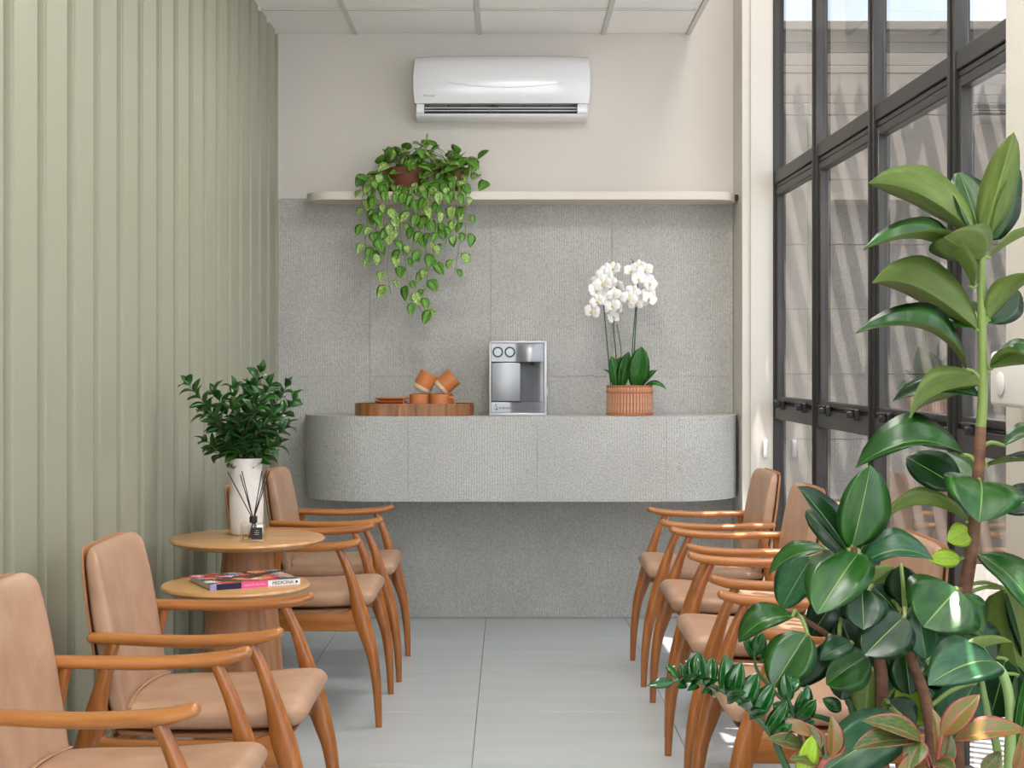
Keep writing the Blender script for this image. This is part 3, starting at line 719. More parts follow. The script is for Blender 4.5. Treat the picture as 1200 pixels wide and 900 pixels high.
# ================================================================== AIR CONDITIONER
ac = thing('air_conditioner', 'white wall-mounted split air conditioner above the shelf', 'air conditioner', (-.041, YB, 2.45))
prof = [(.0, .0), (.14, .0), (.160, .010), (.163, .018), (.085, .020), (.085, .064), (.178, .066), (.190, .085), (.199, .13), (.201, .18), (.196, .22), (.180, .262), (.15, .293), (.10, .312), (.04, .318), (.0, .318)]
bm = bmesh.new(); rs = []
N = 16
for i in range(N + 1):
    f = i / N * 2 - 1; r = []
    for d, z in prof:
        hwid = .427 - .006 * max(0, (z - .2) / .1) - (.012 * (1 - z / .13) if z < .13 else 0)
        e_ = 1 - .10 * abs(f) ** 6 * (1 if z > .066 else .2); zz = z - (.006 * f * f if z > .25 else 0)
        r.append(Vector((f * hwid, -d * e_, zz)))
    rs.append(r)
rings(bm, rs); body = obj('housing', bm, M_white, ac, angle=50)
bm = bmesh.new(); box(bm, -.376, .366, -.0875, -.0855, .0215, .063); obj('air_outlet', bm, M_black, ac)
for x0, x1 in ((-.412, -.376), (.366, .412)):
    bm = bmesh.new(); sweep(bm, [(x0, -.13, .042, .043, .0238), (x1, -.13, .042, .043, .0238)], n=12, e=8); obj('end_cheek', bm, M_white, ac)
for z in (.034, .047):
    bm = bmesh.new(); box(bm, -.374, .364, -.158, -.150, z - .002, z + .002, .001, seg=1); obj('louvre', bm, M_white2, ac)
bm = bmesh.new()
for x in (-.36, -.26, -.155, -.04, .115, .235, .35): box(bm, x - .0015, x + .0015, -.149, -.12, .022, .062)
box(bm, -.06, -.015, -.1495, -.10, .026, .055); obj('louvre_pivots', bm, M_black, ac)
# curved crease and brand mark
bm = bmesh.new(); pts = []
for i in range(25):
    f = i / 24 * 2 - 1; pts.append((.02 + f * .29, -.2005 + .0000 * f, .138 + .028 * f * f))
tube(bm, pts, .0014, 6); obj('crease', bm, mat('panel_crease', c8(205, 204, 208), .4), ac)
M_gink = mat('grey_ink', c8(150, 150, 152), .5)
text_mesh('brand_lettering', 'consul', .014, Matrix.Translation((-.340, -.1945, .100)) @ Rx, M_gink, ac, False)
bm = bmesh.new(); lathe(bm, [(.0035, 0), (.0055, 0), (.0055, .0008), (.0035, .0008), (.0035, 0)], n=16, cap=False, M=Matrix.Translation((-.371, -.192, .101)) @ Rx); obj('brand_mark', bm, M_gink, ac)

# ================================================================== WATER PURIFIER
wp_ = thing('water_purifier', 'silver countertop water purifier with two round buttons in middle of counter', 'water purifier', (.036, 6.90, CZ1))
W2, HH = .136, .352
bm = bmesh.new(); box(bm, -W2 + .004, W2 - .004, .10, .33, .004, HH - .004, .012, seg=3); obj('rear_housing', bm, M_case, wp_)
bm = bmesh.new()
box(bm, -W2, W2, 0, .14, 0, .014, .005, seg=2); box(bm, -W2, W2, 0, .14, HH - .010, HH, .004, seg=2); box(bm, -W2, -W2 + .010, 0.0005, .14, .008, HH - .006, .004, seg=2); box(bm, W2 - .014, W2, 0.0005, .14, .008, HH - .006, .004, seg=2)
obj('casing_rim', bm, M_case, wp_)
bm = bmesh.new(); box(bm, -W2 + .011, .012, .004, .1, .068, .250, .004, seg=2); obj('front_panel', bm, M_steel, wp_)
# curved header above the outlet
bm = bmesh.new(); rs = []
for i in range(25):
    x = -W2 + .011 + i / 24 * (2 * W2 - .026); k_ = max(0, min(1, (x - .0) / .04)); bul = .030 * math.sin(math.pi * max(0, min(1, (x + .005) / .118))) if x > -.005 else 0
    rs.append([Vector((x, .003 - bul * .9, .255)), Vector((x, .004 - bul, .30)), Vector((x, .005, HH - .011)), Vector((x, .1, HH - .011)), Vector((x, .1, .255))])
rings(bm, rs); obj('header', bm, M_steel, wp_, angle=50)
bm = bmesh.new(); rs = []
for i in range(25):
    x = -W2 + .011 + i / 24 * (2 * W2 - .026); bul = .032 * math.sin(math.pi * max(0, min(1, (x + .03) / .145))) if x > -.03 else 0
    rs.append([Vector((x, .004, .015)), Vector((x, .003 - bul * .7, .045)), Vector((x, .004 - bul, .064)), Vector((x, .1, .064)), Vector((x, .1, .015))])
rings(bm, rs); obj('drip_tray_front', bm, M_steel, wp_, angle=50)
# curved niche
bm = bmesh.new(); outer = []
K = 14
for z in (.065, .254):
    pass
pr = [(.013 + .108 * i / K, .012 + .075 * math.sin(math.pi * i / K * .5) ** .8 if i < K else .086) for i in range(K + 1)]
va = [bm.verts.new((x, y, .065)) for x, y in pr]; vb = [bm.verts.new((x, y, .254)) for x, y in pr]
for i in range(K): bm.faces.new((va[i], va[i + 1], vb[i + 1], vb[i]))
obj('niche', bm, M_steel, wp_, angle=60)
bm = bmesh.new(); tube(bm, [(.067, .03, .254), (.067, .03, .238)], .010, 14); obj('spout', bm, M_black, wp_)
for x in (-.095, -.038):
    Mr = Matrix.Translation((x, .003, .300)) @ Rx
    bm = bmesh.new(); lathe(bm, [(.0185, 0), (.025, 0), (.025, .005), (.0185, .005), (.0185, 0)], n=32, cap=False, M=Mr); rg = obj('button_ring', bm, M_black, wp_)
    bm = bmesh.new(); lathe(bm, [(0, 0), (.0183, 0), (.0183, .004), (0, .0055)], n=32, M=Mr); obj('button', bm, mat('button_face', c8(190, 205, 212), .3), wp_)
text_mesh('brand_lettering', 'everest', .019, Matrix.Translation((-.062, .002, .038)) @ Rx, M_black, wp_, False, shear=.3)
bm = bmesh.new(); tube(bm, [(-.104, .001, .030), (-.098, .001, .034), (-.099, .001, .042), (-.105, .001, .046), (-.106, .001, .052), (-.099, .001, .056)], .0016, 6); tube(bm, [(-.112, .001, .036), (-.108, .001, .030), (-.100, .001, .028), (-.094, .001, .033)], .0014, 6); obj('brand_mark', bm, M_black, wp_)
bm = bmesh.new(); box(bm, W2 - .006, W2 + .010, .2, .23, .09, .13, .006, seg=2); obj('side_knob', bm, M_white2, wp_)

# ================================================================== TRAY, SAUCERS, CUPS
tcx, tcy = (485.5 - CX) / F * 6.95, 6.97
tr = thing('serving_tray', 'long walnut oval tray on the left of the counter', 'tray', (tcx, tcy, CZ1))
hl, hr, th_ = .282, .125, .058
def stad(hl, r, nseg=96):
    per_ = 4 * (hl - r) + 2 * math.pi * r; pts = []
    for k in range(nseg):
        d = k / nseg * per_; st_ = 2 * (hl - r)
        if d < st_: pts.append((-(hl - r) + d, -r))
        elif d < st_ + math.pi * r: a = (d - st_) / r - math.pi / 2; pts.append((hl - r + r * math.cos(a), r * math.sin(a)))
        elif d < 2 * st_ + math.pi * r: pts.append((hl - r - (d - st_ - math.pi * r), r))
        else: a = (d - 2 * st_ - math.pi * r) / r + math.pi / 2; pts.append((-(hl - r) + r * math.cos(a), r * math.sin(a)))
    return pts
so2 = stad(hl, hr); si2 = stad(hl - .009, hr - .009)
bm = bmesh.new(); prism(bm, stad(hl - .0095, hr - .0095), 0.0, .010); obj('base', bm, M_walnut, tr)
for k in range(32):
    idx = [(k * 3 + j) % 96 for j in range(4)]; bm = bmesh.new()
    prism(bm, [so2[i] for i in idx] + [si2[i] for i in idx][::-1], 0, th_); obj('stave', bm, M_walnut, tr)

def cup_mesh():
    bm = bmesh.new(); lathe(bm, [(0, .0), (.026, 0), (.0325, .003), (.0345, .010), (.035, .018)], n=32, cap=False, mi=1)
    lathe(bm, [(.035, .018), (.0355, .05), (.036, .072), (.034, .073), (.033, .07), (.032, .02), (.028, .008), (0, .006)], n=32, cap=False, mi=0)
    bmesh.ops.remove_doubles(bm, verts=bm.verts[:], dist=1e-5)
    return finish(bm, 'bowl', [M_terra, M_cream], 50)
def handle_mesh():
    bm = bmesh.new(); tube(bm, catmull([(.033, 0, .058), (.050, 0, .059), (.058, 0, .045), (.052, 0, .030), (.033, 0, .026)], 4), .0042, 8); return finish(bm, 'handle', M_terra)
cm, hm = cup_mesh(), handle_mesh()
def cup(loc, rot, label):
    t = thing('mug', label, 'cup', loc, 0, 'terracotta mugs on the tray'); t.rotation_euler = rot
    t.scale = (1.27,) * 3; link('bowl', cm, t); link('handle', hm, t)
    return t
zt = CZ1 + .010
def tx_(px, z): return (px - CX) / F * z
cup((tx_(491, 6.91), 6.91, zt), (0, 0, R(185)), 'upright terracotta mug at the front of the tray, handle pointing left')
cup((tx_(515, 6.91), 6.91, zt), (0, 0, R(-8)), 'upright terracotta mug at the front of the tray, handle pointing right')
cup((tx_(495.5, 7.01), 7.01, zt), (0, 0, R(120)), 'terracotta mug standing behind the left front mug')
cup((tx_(519.5, 7.01), 7.01, zt), (0, 0, R(70)), 'terracotta mug standing behind the right front mug')
for px, py, a, wd in ((498, 447.5, 28, 'tipped on top of the other mugs, on the left'), (523.5, 448.5, 48, 'tipped further over on top of the other mugs, on the right')):
    c_ = P(px, py, 6.955) - Vector((math.sin(R(a)), 0, math.cos(R(a)))) * .0465
    q = cup(c_, (0, 0, 0), 'terracotta mug ' + wd); q.rotation_mode = 'ZYX'; q.rotation_euler = (0, R(a), R(100))
sm = bmesh.new(); rs = []
for r, z in ((.0, 0), (.045, 0), (.062, .003), (.079, .012), (.0805, .013), (.078, .0145), (.060, .006), (.045, .0035), (0, .0035)):
    ring = []
    for k in range(40):
        a = 2 * math.pi * k / 40; ca, sa = math.cos(a), math.sin(a); e = 3.2; r_ = max(r, .0005)
        ring.append(Vector((r_ * abs(ca) ** (2 / e) * (1 if ca > 0 else -1), r_ * .8 * abs(sa) ** (2 / e) * (1 if sa > 0 else -1), z)))
    rs.append(ring)
rings(sm, rs); sme = finish(sm, 'saucer', M_terra, 60)
for k, wh in enumerate(('at the bottom of', 'second from the bottom of', 'in the middle of', 'second from the top of', 'on top of')):
    o = link('saucer', sme); o.location = (tx_(459, 6.95) + (.003, -.002, .002, -.003, .001)[k], 6.95, zt + .0008 + k * .0148); o.rotation_euler = (0, 0, R((0, 4, -3, 6, 2)[k]))
    tag(o, 'terracotta saucer %s the saucer stack on the tray' % wh, 'saucer', 'terracotta saucers stacked on the tray')

# ================================================================== ORCHID
ox, oy = (738 - CX) / F * 6.96, 6.97
oc = thing('potted_orchid', 'white flowering orchid in a woven basket pot on the right of the counter', 'plant', (ox, oy, CZ1))
pr_, ph = .110, .142
bm = bmesh.new(); lathe(bm, [(0, .001), (pr_ - .008, .001), (pr_ - .005, .01), (pr_ - .004, ph), (pr_ - .012, ph), (pr_ - .014, ph - .03), (0, ph - .03)], n=64); obj('basket', bm, M_wickd, oc)
bm = bmesh.new(); lathe(bm, [(pr_ - .001, .106), (pr_ + .003, .108), (pr_ + .003, .115), (pr_ - .001, .117), (pr_ - .001, .106)], n=64, cap=False); lathe(bm, [(pr_ - .004, ph - .006), (pr_ + .002, ph - .003), (pr_, ph + .001), (pr_ - .012, ph + .001), (pr_ - .012, ph - .006), (pr_ - .004, ph - .006)], n=64, cap=False); lathe(bm, [(pr_ - .004, .0), (pr_ + .002, .002), (pr_ + .002, .010), (pr_ - .004, .012), (pr_ - .004, 0)], n=64, cap=False); obj('basket_band', bm, M_wickd, oc)
bm = bmesh.new(); box(bm, -.0055, .0055, -.003, .003, .012, .136, .0015, seg=1); rod = finish(bm, 'basket_rod', M_wick)
for k in range(44):
    a = 2 * math.pi * k / 44; link('basket_rod', rod, oc, Matrix.Rotation(a, 4, 'Z') @ Matrix.Translation((0, -pr_ + .003, 0)))
bm = bmesh.new(); lathe(bm, [(0, ph - .029), (pr_ - .015, ph - .029), (0, ph - .02)], n=32, cap=False); obj('bark_chips', bm, M_soil, oc)
ol_ = leaf_mesh('leaf', (L_orch, L_orch, L_zzm), wp=1.1, q=.6, arch=.06, fold=.12, n=10)
ol2 = leaf_mesh('leaf', (L_orch, L_orch, L_zzm), wp=1.1, q=.6, arch=.2, fold=.1, n=10)
for bx0, by0, tx0, ty0, wpx, dz, N_, me_ in ((722, 455, 716, 417, 13, 0, (.3, -1, .1), ol_), (722, 456, 727, 418, 12, .03, (-.4, -1, 0), ol_), (728, 455, 737, 412, 14, 0, (-.3, -1, 0), ol_), (745, 456, 752, 406, 22, -.02, (-.1, -1, .1), ol_), (744, 455, 742, 420, 13, .03, (.2, -1, .1), ol_),
                                         (750, 452, 770, 434, 9, -.03, (-.2, -.7, .7), ol_), (752, 452, 781, 456, 9, -.05, (.1, -.6, .9), ol2), (716, 445, 707, 433, 6, -.03, (0, -.4, 1), ol2)):
    B, T = P(bx0, by0 + 4, oy), P(tx0, ty0, oy + dz); link('leaf', me_, oc, leaf_M(B, T, wpx / F * 7 * 1.15, N_), True)
# flower
def petal_mesh():
    bm = bmesh.new()
    def pet(ang_, L_, W_, tilt, zoff):
        n = 6; Mx = Matrix.Rotation(ang_, 4, 'Z') @ Matrix.Translation((.02, 0, zoff)) @ Matrix.Rotation(-tilt, 4, 'Y'); g = []
        for i in range(n + 1):
            t = i / n; ww = max(W_ * math.sin(math.pi * (t * .9 + .06)) ** .7, .02)
            g.append([bm.verts.new(Mx @ Vector((t * L_, v * ww, .05 * math.sin(t * 3) - .07 * v * v))) for v in (-1, -.5, 0, .5, 1)])
        for i in range(n):
            for j in range(4): f = bm.faces.new((g[i][j], g[i + 1][j], g[i + 1][j + 1], g[i][j + 1])); f.material_index = 0
    for a in (90, 210, 330): pet(R(a), .48, .19, R(10), 0)
    for a in (12, 168): pet(R(a), .52, .30, R(14), .015)
    lathe(bm, [(.02, 0), (.07, .05), (.05, .13), (.0, .14)], n=8, cap=False, mi=1); lathe(bm, [(.02, .03), (.09, .1), (.02, .17)], c=(0, -.09, 0), n=8, cap=False, mi=1)
    me = bpy.data.meshes.new('flower'); bm.to_mesh(me); bm.free(); me.materials.append(M_petal); me.materials.append(M_lip)
    for p in me.polygons: p.use_smooth = True
    return me
fm = petal_mesh()
spikes = [([(716, 455), (713, 420), (709, 375), (706, 345), (702, 332)], [(697, 340), (707, 333), (704, 346), (713, 340), (699, 353), (712, 352), (718, 345), (695, 365), (706, 358), (719, 358), (702, 330), (713, 330)], -.02),
          ([(722, 455), (722, 420), (719, 380), (722, 350), (716, 320)], [(712, 317), (719, 315), (708, 324), (720, 324), (716, 332), (722, 336), (724, 347), (720, 362), (725, 373), (719, 372), (715, 362)], .05),
          ([(741, 455), (743, 415), (746, 360), (747, 320), (741, 306)], [(740, 318), (748, 313), (756, 316), (738, 330), (748, 327), (758, 327), (762, 332), (741, 342), (750, 341), (760, 344), (736, 350), (744, 355), (754, 352), (739, 362), (760, 350)], .0)]
bs = bmesh.new()
for path, fl_, dz in spikes:
    tube(bs, catmull([P(x, y, oy + dz) for x, y in path], 5), [.0035, .0022], 7)
    for n_, (x, y) in enumerate(fl_):
        if n_ % 5 == 3: continue
        q = P(x + random.uniform(-1, 1), y, oy + dz - .02 + random.uniform(-.03, .02)); s_ = random.uniform(.070, .088)
        Mx = Matrix.Translation(q) @ Matrix.Rotation(random.uniform(-.7, .7), 4, 'Z') @ Matrix.Rotation(R(90) + random.uniform(-.3, .4), 4, 'X') @ Matrix.Rotation(random.uniform(-.4, .4), 4, 'Z') @ Matrix.Scale(s_, 4)
        link('flower', fm, oc, Mx, True)
tube(bs, catmull([P(725, 455, oy), P(728, 415, oy), P(723, 380, oy)], 5), .0025, 6)
tube(bs, catmull([P(741, 455, oy), P(741, 410, oy), P(745, 360, oy)], 5), .003, 6)
tube(bs, catmull([P(744, 316, oy), P(743, 307, oy), P(738, 303, oy)], 4), [.0018, .001], 6)
obj('flower_spike', bs, M_stem, oc, True)

# ================================================================== POTHOS ON THE SHELF
ps = [leaf_mesh('leaf', (m_, m_, L_potm), wp=.62, q=.8, arch=a, fold=f, n=7, cols=(-1, -.5, -.04, .04, .5, 1), heart=.16) for m_ in (L_pot, L_pot2, L_pot) for a, f in ((.08, .12), (-.05, .2))]
def pothos(cx_px, hwpx, label, vines, mound, seed):
    rnd_ = random.Random(seed); yc = 7.14; x = (cx_px - CX) / F * yc
    t = thing('trailing_pothos', label, 'plant', (x, yc, 2.082), 0, 'trailing plants on the shelf')
    r = hwpx / F * yc
    bm = bmesh.new(); lathe(bm, [(0, .009), (r * .62, .009), (r * .66, .014), (r * .80, .055), (r * .97, .105), (r, .112), (r * 1.02, .122), (r * .97, .122), (r * .9, .10), (0, .10)], n=40, sx=1, sy=.62 if r > .13 else .9); obj('pot', bm, M_potbrown, t)
    bm = bmesh.new(); lathe(bm, [(0, 0), (r * .70, 0), (r * .82, .014), (r * .79, .014), (r * .68, .005), (0, .005)], n=40, sy=.75); obj('saucer', bm, M_potbrown, t)
    bm = bmesh.new(); lathe(bm, [(0, .112), (r * .88, .105), (r * .88, .1005), (0, .1005)], n=28, sy=.6 if r > .13 else .85, cap=False); obj('soil', bm, M_soil, t)
    bs = bmesh.new(); n_ = 0
    base = Vector((x, yc, 2.19))
    def put(q, dr, L_, N_):
        link('leaf', rnd_.choice(ps), t, leaf_M(q, q + dr.normalized() * L_, L_ * rnd_.uniform(.72, .9), N_), True)
    for (px, py, yy_) in mound:
        q = P(px, py, yy_); tube(bs, catmull([base + Vector((rnd_.uniform(-.4, .4) * r, 0, 0)), (base + q) / 2 + Vector((0, 0, .03)), q], 3), .0018, 5)
        put(q, Vector((rnd_.uniform(-.8, .8), -.5, rnd_.uniform(-.75, .55))), rnd_.uniform(.050, .078), Vector((rnd_.uniform(-.5, .5), -.7, .75)))
    for v in vines:
        z0 = 6.985 + rnd_.uniform(-.02, .0)
        path = catmull([base, P(v[0][0], v[0][1] - 8, 7.03)] + [P(a, b, z0 + (0.012 if i % 2 else -.012)) for i, (a, b) in enumerate(v)], 6)
        tube(bs, path, [.0024, .0016], 6); pv = [Vector(p) for p in path]; acc = 0; nx = .03; sd = 1
        for a, b in zip(pv, pv[1:]):
            acc += (b - a).length
            if acc > nx:
                nx += rnd_.uniform(.034, .056); sd = -sd; q = b; lt = Vector((sd * rnd_.uniform(.3, 1), rnd_.uniform(-.5, .1), rnd_.uniform(-.1, .3))).normalized() * rnd_.uniform(.015, .04)
                tube(bs, [q, q + lt * .6 + Vector((0, 0, .008)), q + lt], .0011, 4)
                put(q + lt, Vector((sd * rnd_.uniform(-.1, .7), rnd_.uniform(-.5, 0), -1)), rnd_.uniform(.038, .068), Vector((sd * rnd_.uniform(-.2, .7), -1, .35)))
    obj('vine', bs, M_vine, t, True)
m1 = [(random.uniform(452, 505), random.uniform(174, 203), random.uniform(7.02, 7.18)) for _ in range(44)] + [(436, 205, 7.05), (447, 192, 7.1), (466, 178, 7.1), (468, 175, 7.15), (430, 212, 7.0), (424, 218, 6.98), (495, 172, 7.12), (500, 168, 7.1)]
m2 = [(random.uniform(498, 556), random.uniform(178, 204), random.uniform(7.02, 7.18)) for _ in range(40)] + [(500, 165, 7.12), (533, 178, 7.1), (546, 186, 7.08), (561, 186, 7.1), (560, 205, 7.1), (570, 214, 7.05), (512, 172, 7.1), (505, 178, 7.05)]
pothos(476, 29, 'trailing pothos in the left brown bowl pot on the shelf', [[(432, 215), (424, 235), (431, 258), (428, 285), (436, 305)], [(440, 225), (441, 262), (436, 302)], [(455, 228), (458, 270), (454, 310), (458, 345)], [(470, 230), (468, 262), (474, 300), (478, 330), (480, 352)], [(480, 228), (486, 262), (482, 300)], [(446, 228), (450, 265), (448, 290)]], m1, 3)
pothos(531, 18, 'trailing pothos in the right brown bowl pot on the shelf', [[(492, 226), (497, 262), (500, 300), (500, 335), (491, 358), (498, 367), (512, 364)], [(504, 226), (508, 262), (507, 300), (500, 322)], [(515, 226), (524, 255), (522, 290)], [(532, 226), (536, 252), (538, 285), (533, 320)], [(500, 226), (512, 250), (516, 280)], [(538, 224), (546, 248), (545, 275)]], m2, 5)

# ================================================================== FOREGROUND PLANTS
pt = thing('planter', 'long grey planter trough holding the foreground plants in front of the glazing', 'planter', (.87, 2.66, 0))
X0, X1, Y0, Y1, PH = .50, 1.20, 2.30, 3.04, .40
bm = bmesh.new()
for q in ((X0, X1, Y0, Y0 + .03), (X0, X1, Y1 - .03, Y1), (X0, X0 + .03, Y0 + .03, Y1 - .03), (X1 - .03, X1, Y0 + .03, Y1 - .03)): box(bm, q[0], q[1], q[2], q[3], 0, PH)
box(bm, X0 + .03, X1 - .03, Y0 + .03, Y1 - .03, 0, .03); obj('trough', bm, M_planter, pt, True)
bm = bmesh.new(); box(bm, X0 + .031, X1 - .031, Y0 + .031, Y1 - .031, .031, .36); obj('soil', bm, M_soil, pt, True)
SZ = .361

rub = {}
for nm, mt in (('g', (L_rub_t, L_rub_u, L_rub_m)), ('d', (L_rub_d, L_rub_u, L_rub_m)), ('y', (L_yel, L_yel, L_rub_m)), ('b', (L_blue, L_rub_u, L_rub_m))):
    for an, a_, f_ in (('0', .03, .10), ('1', .14, .10), ('2', .24, .14), ('3', -.08, .2)):
        rub[nm + an] = leaf_mesh('leaf', mt, wp=.92, q=.62, arch=a_, fold=f_, n=12, thick=.004, wave=.02)
Nf = (0, -1, .45)
def rubber(stemdefs, leaves, label, cat, stem_m, loc):
    t = thing('rubber_plant', label, cat, loc)
    paths = []
    for pts_, rad, *mm in stemdefs:
        path = [Vector(p) for p in catmull(pts_, 6)]; bm = bmesh.new(); tube(bm, path, rad, 12); obj('trunk', bm, mm[0] if mm else stem_m, t, True); paths += path
    for (bx0, by0, tx0, ty0, wpx, zb, dz, N_, key) in leaves:
        bp = bmesh.new()
        B, T = P(bx0, by0, zb), P(tx0, ty0, zb + dz)
        near = min(paths, key=lambda q: (q - (B - Vector((0, 0, .015)))).length)
        mid = (near + B) / 2 + Vector((0, 0, .008)); tube(bp, catmull([near, mid, B, B.lerp(T, .04)], 3), [.0042, .003], 7); obj('petiole', bp, M_gstem, t, True)
        link('leaf', rub[key], t, leaf_M(B, T, wpx * 1.15 / F * zb, N_), True)
    return t
UN = (0, .75, .65)      # underside shown
SD = (0, -.45, .9)      # upper side seen at a slant
Z1 = 2.72
tall = [
 (1153, 280, 1188, 155, 36, Z1, -.03, (.3, 1, 0), 'g0'), (1158, 282, 1189, 188, 44, Z1, .05, (.8, -.6, .2), 'g3'), (1150, 284, 1124, 202, 50, Z1, .10, (.2, -1, .2), 'g0'),
 (1142, 273, 1018, 214, 46, Z1, -.02, UN, 'g2'), (1150, 306, 1106, 278, 62, Z1, -.12, (-.1, .5, .8), 'g0'), (1158, 302, 1216, 268, 34, Z1, .02, (0, .3, 1), 'g0'),
 (1141, 337, 1012, 292, 52, Z1, -.05, (0, -.35, .95), 'g2'), (1148, 388, 1022, 331, 50, Z1, -.08, UN, 'g2'), (1150, 385, 1092, 362, 46, Z1, .12, (0, -.8, .4), 'g0'),
 (1156, 378, 1188, 334, 44, Z1, .10, (.2, -1, .2), 'd0'), (1158, 376, 1214, 322, 34, Z1, -.06, (0, .5, .9), 'g1'),
 (1133, 433, 1003, 390, 48, Z1, .0, (0, -.5, .85), 'g2'), (1160, 430, 1224, 412, 44, Z1, -.05, (0, -.4, .8), 'g1'), (1160, 432, 1222, 438, 36, Z1, -.12, UN, 'g1'),
 (1150, 465, 1046, 470, 38, Z1, .06, (0, -.6, .8), 'd1'), (1150, 450, 1066, 490, 50, Z1, -.08, (-.35, .75, .6), 'g1'),
 (1130, 533, 1003, 548, 52, Z1, .0, (0, -.6, .8), 'g2'), (1124, 572, 1062, 536, 46, Z1, .05, (-.2, -.8, .6), 'd0'), (1139, 572, 1098, 530, 40, Z1, .12, (.2, -.8, .5), 'g0'),
 (1148, 562, 1147, 612, 80, Z1 - .04, -.10, (0, -1, .75), 'g1'), (1176, 522, 1228, 506, 32, Z1, -.02, (0, -.4, .9), 'g1'), (1158, 545, 1222, 540, 28, Z1, -.1, (0, -.3, .9), 'd0'),
 (1172, 598, 1232, 580, 40, Z1, .0, (0, -.7, .7), 'd0'), (1136, 612, 1028, 616, 28, Z1, .02, (0, .5, .85), 'g2'), (1137, 622, 1110, 634, 26, Z1, -.02, (0, -1, .3), 'y0'), (1125, 655, 1088, 655, 20, Z1, -.02, (0, -1, .3), 'y0'),
 (1146, 650, 1218, 728, 50, Z1, -.08, (.3, -.8, .6), 'g1'), (1176, 690, 1196, 800, 62, Z1, .05, (.2, 1, .1), 'g0'), (1178, 690, 1216, 780, 48, Z1, .12, (.2, -1, .1), 'd0'),
 (1178, 772, 1160, 842, 64, Z1, .05, (0, -1, .1), 'd0'), (1190, 790, 1215, 860, 50, Z1, .08, (0, -1, .1), 'd0')]
rubber([([P(1151, 262, Z1), P(1150, 340, Z1), P(1152, 450, Z1), P(1149, 505, Z1)], [.0065, .0100], M_gstem), ([P(1149.2, 500, Z1), P(1146, 560, Z1), P(1139, 640, Z1), P(1128, 710, Z1), P(1118, 800, Z1 - .02), Vector((.83, 2.70, SZ - .02))], [.0102, .0155])],
       tall, 'tall rubber plant with one bare stem and big oval leaves beside the white column', 'plant', M_bark, (.83, 2.70, SZ))
Z2 = 2.50
bush = [
 (998, 642, 1020, 545, 56, Z2, -.02, (.15, -1, .1), 'g0'), (994, 645, 935, 570, 38, Z2, -.02, (.5, -.7, .5), 'd0'), (993, 652, 944, 598, 36, Z2, .04, (.3, -.8, .3), 'd0'), (1000, 662, 1028, 608, 34, Z2, .04, (-.3, -1, .1), 'd0'),
 (1008, 664, 1094, 656, 46, Z2, -.02, (0, -.55, .85), 'b2'), (968, 644, 901, 674, 30, Z2 + .08, .04, (0, -.5, .85), 'g1'), (1007, 647, 958, 720, 66, Z2, -.10, (-.35, -.8, .6), 'g0'),
 (952, 652, 916, 714, 46, Z2 + .05, 0, (-.5, -.7, .6), 'b0'), (1010, 690, 1012, 738, 50, Z2 - .05, -.04, (0, -1, .6), 'd0'), (1060, 722, 1013, 768, 60, Z2 - .05, -.04, (-.1, -1, .6), 'd0'),
 (1022, 686, 1054, 720, 36, Z2 + .08, 0, (.3, -1, .2), 'd0'), (1056, 662, 1066, 714, 40, Z2 + .06, .02, (-.5, -.9, .2), 'd0'), (1122, 690, 1082, 735, 84, Z2, -.04, (-.2, -1, .5), 'g0'),
 (1076, 716, 1086, 772, 40, Z2, -.02, (-.4, -1, .3), 'b0'), (1060, 762, 1066, 814, 42, Z2 + .05, 0, (0, -1, .1), 'd0'), (1017, 768, 968, 802, 46, Z2, -.02, (.2, -1, .2), 'g3'),
 (929, 722, 865, 753, 34, Z2, .0, (-.1, -.7, .8), 'g2'), (946, 742, 906, 806, 52, Z2 - .05, -.02, (-.3, -.9, .4), 'g0'), (970, 752, 931, 805, 36, Z2, .03, (.5, -.8, .3), 'd0'), (999, 754, 961, 774, 28, Z2 - .02, -.02, (.1, -.6, .8), 'b1'),
 (1062, 846, 955, 912, 60, Z2 - .12, -.05, (.1, -.8, .6), 'b1'), (1142, 800, 1105, 866, 66, Z2 + .04, .02, (.1, -1, .3), 'b0'), (1040, 822, 1072, 852, 36, Z2 - .02, 0, (0, -1, .3), 'd0'),
 (1050, 806, 1092, 846, 40, Z2 + .12, 0, (0, -1, .2), 'y0'), (1020, 784, 1014, 844, 32, Z2 + .03, 0, (0, 1, 0), 'g0'), (1040, 700, 1066, 690, 34, Z2 + .10, .0, (0, -1, .3), 'g0'), (1006, 680, 980, 716, 34, Z2 + .10, 0, (0, -1, .3), 'd0'),
 (1070, 740, 1110, 790, 50, Z2 + .10, .02, (.2, -1, .3), 'd0'), (1030, 740, 1048, 800, 44, Z2 + .10, .02, (0, -1, .2), 'd0'), (1000, 700, 1048, 664, 26, Z2 + .12, 0, (0, 1, .3), 'g0'), (1095, 745, 1130, 800, 48, Z2 + .13, 0, (.1, -1, .2), 'g0'),
 (1120, 700, 1152, 742, 42, Z2 + .04, .02, (.3, -1, .4), 'g0'), (985, 725, 1003, 772, 40, Z2 + .11, 0, (0, -1, .1), 'd0'), (1080, 765, 1120, 800, 48, Z2 + .08, 0, (0, -1, .2), 'd0'),
 (985, 690, 950, 745, 44, Z2 + .12, 0, (.2, -1, .1), 'd0'), (1000, 760, 985, 820, 46, Z2 + .12, 0, (.1, -1, .1), 'd0'), (1060, 690, 1094, 735, 46, Z2 + .13, 0, (.2, -1, .2), 'd0'), (1110, 760, 1140, 815, 50, Z2 + .14, 0, (-.2, -1, .2), 'd0'), (1045, 775, 1020, 830, 44, Z2 + .14, 0, (.2, -1, .2), 'g0'), (1085, 800, 1120, 850, 50, Z2 + .12, 0, (.1, -1, .3), 'b0'), (1130, 730, 1165, 775, 44, Z2 + .12, 0, (.1, -1, .3), 'd0')]
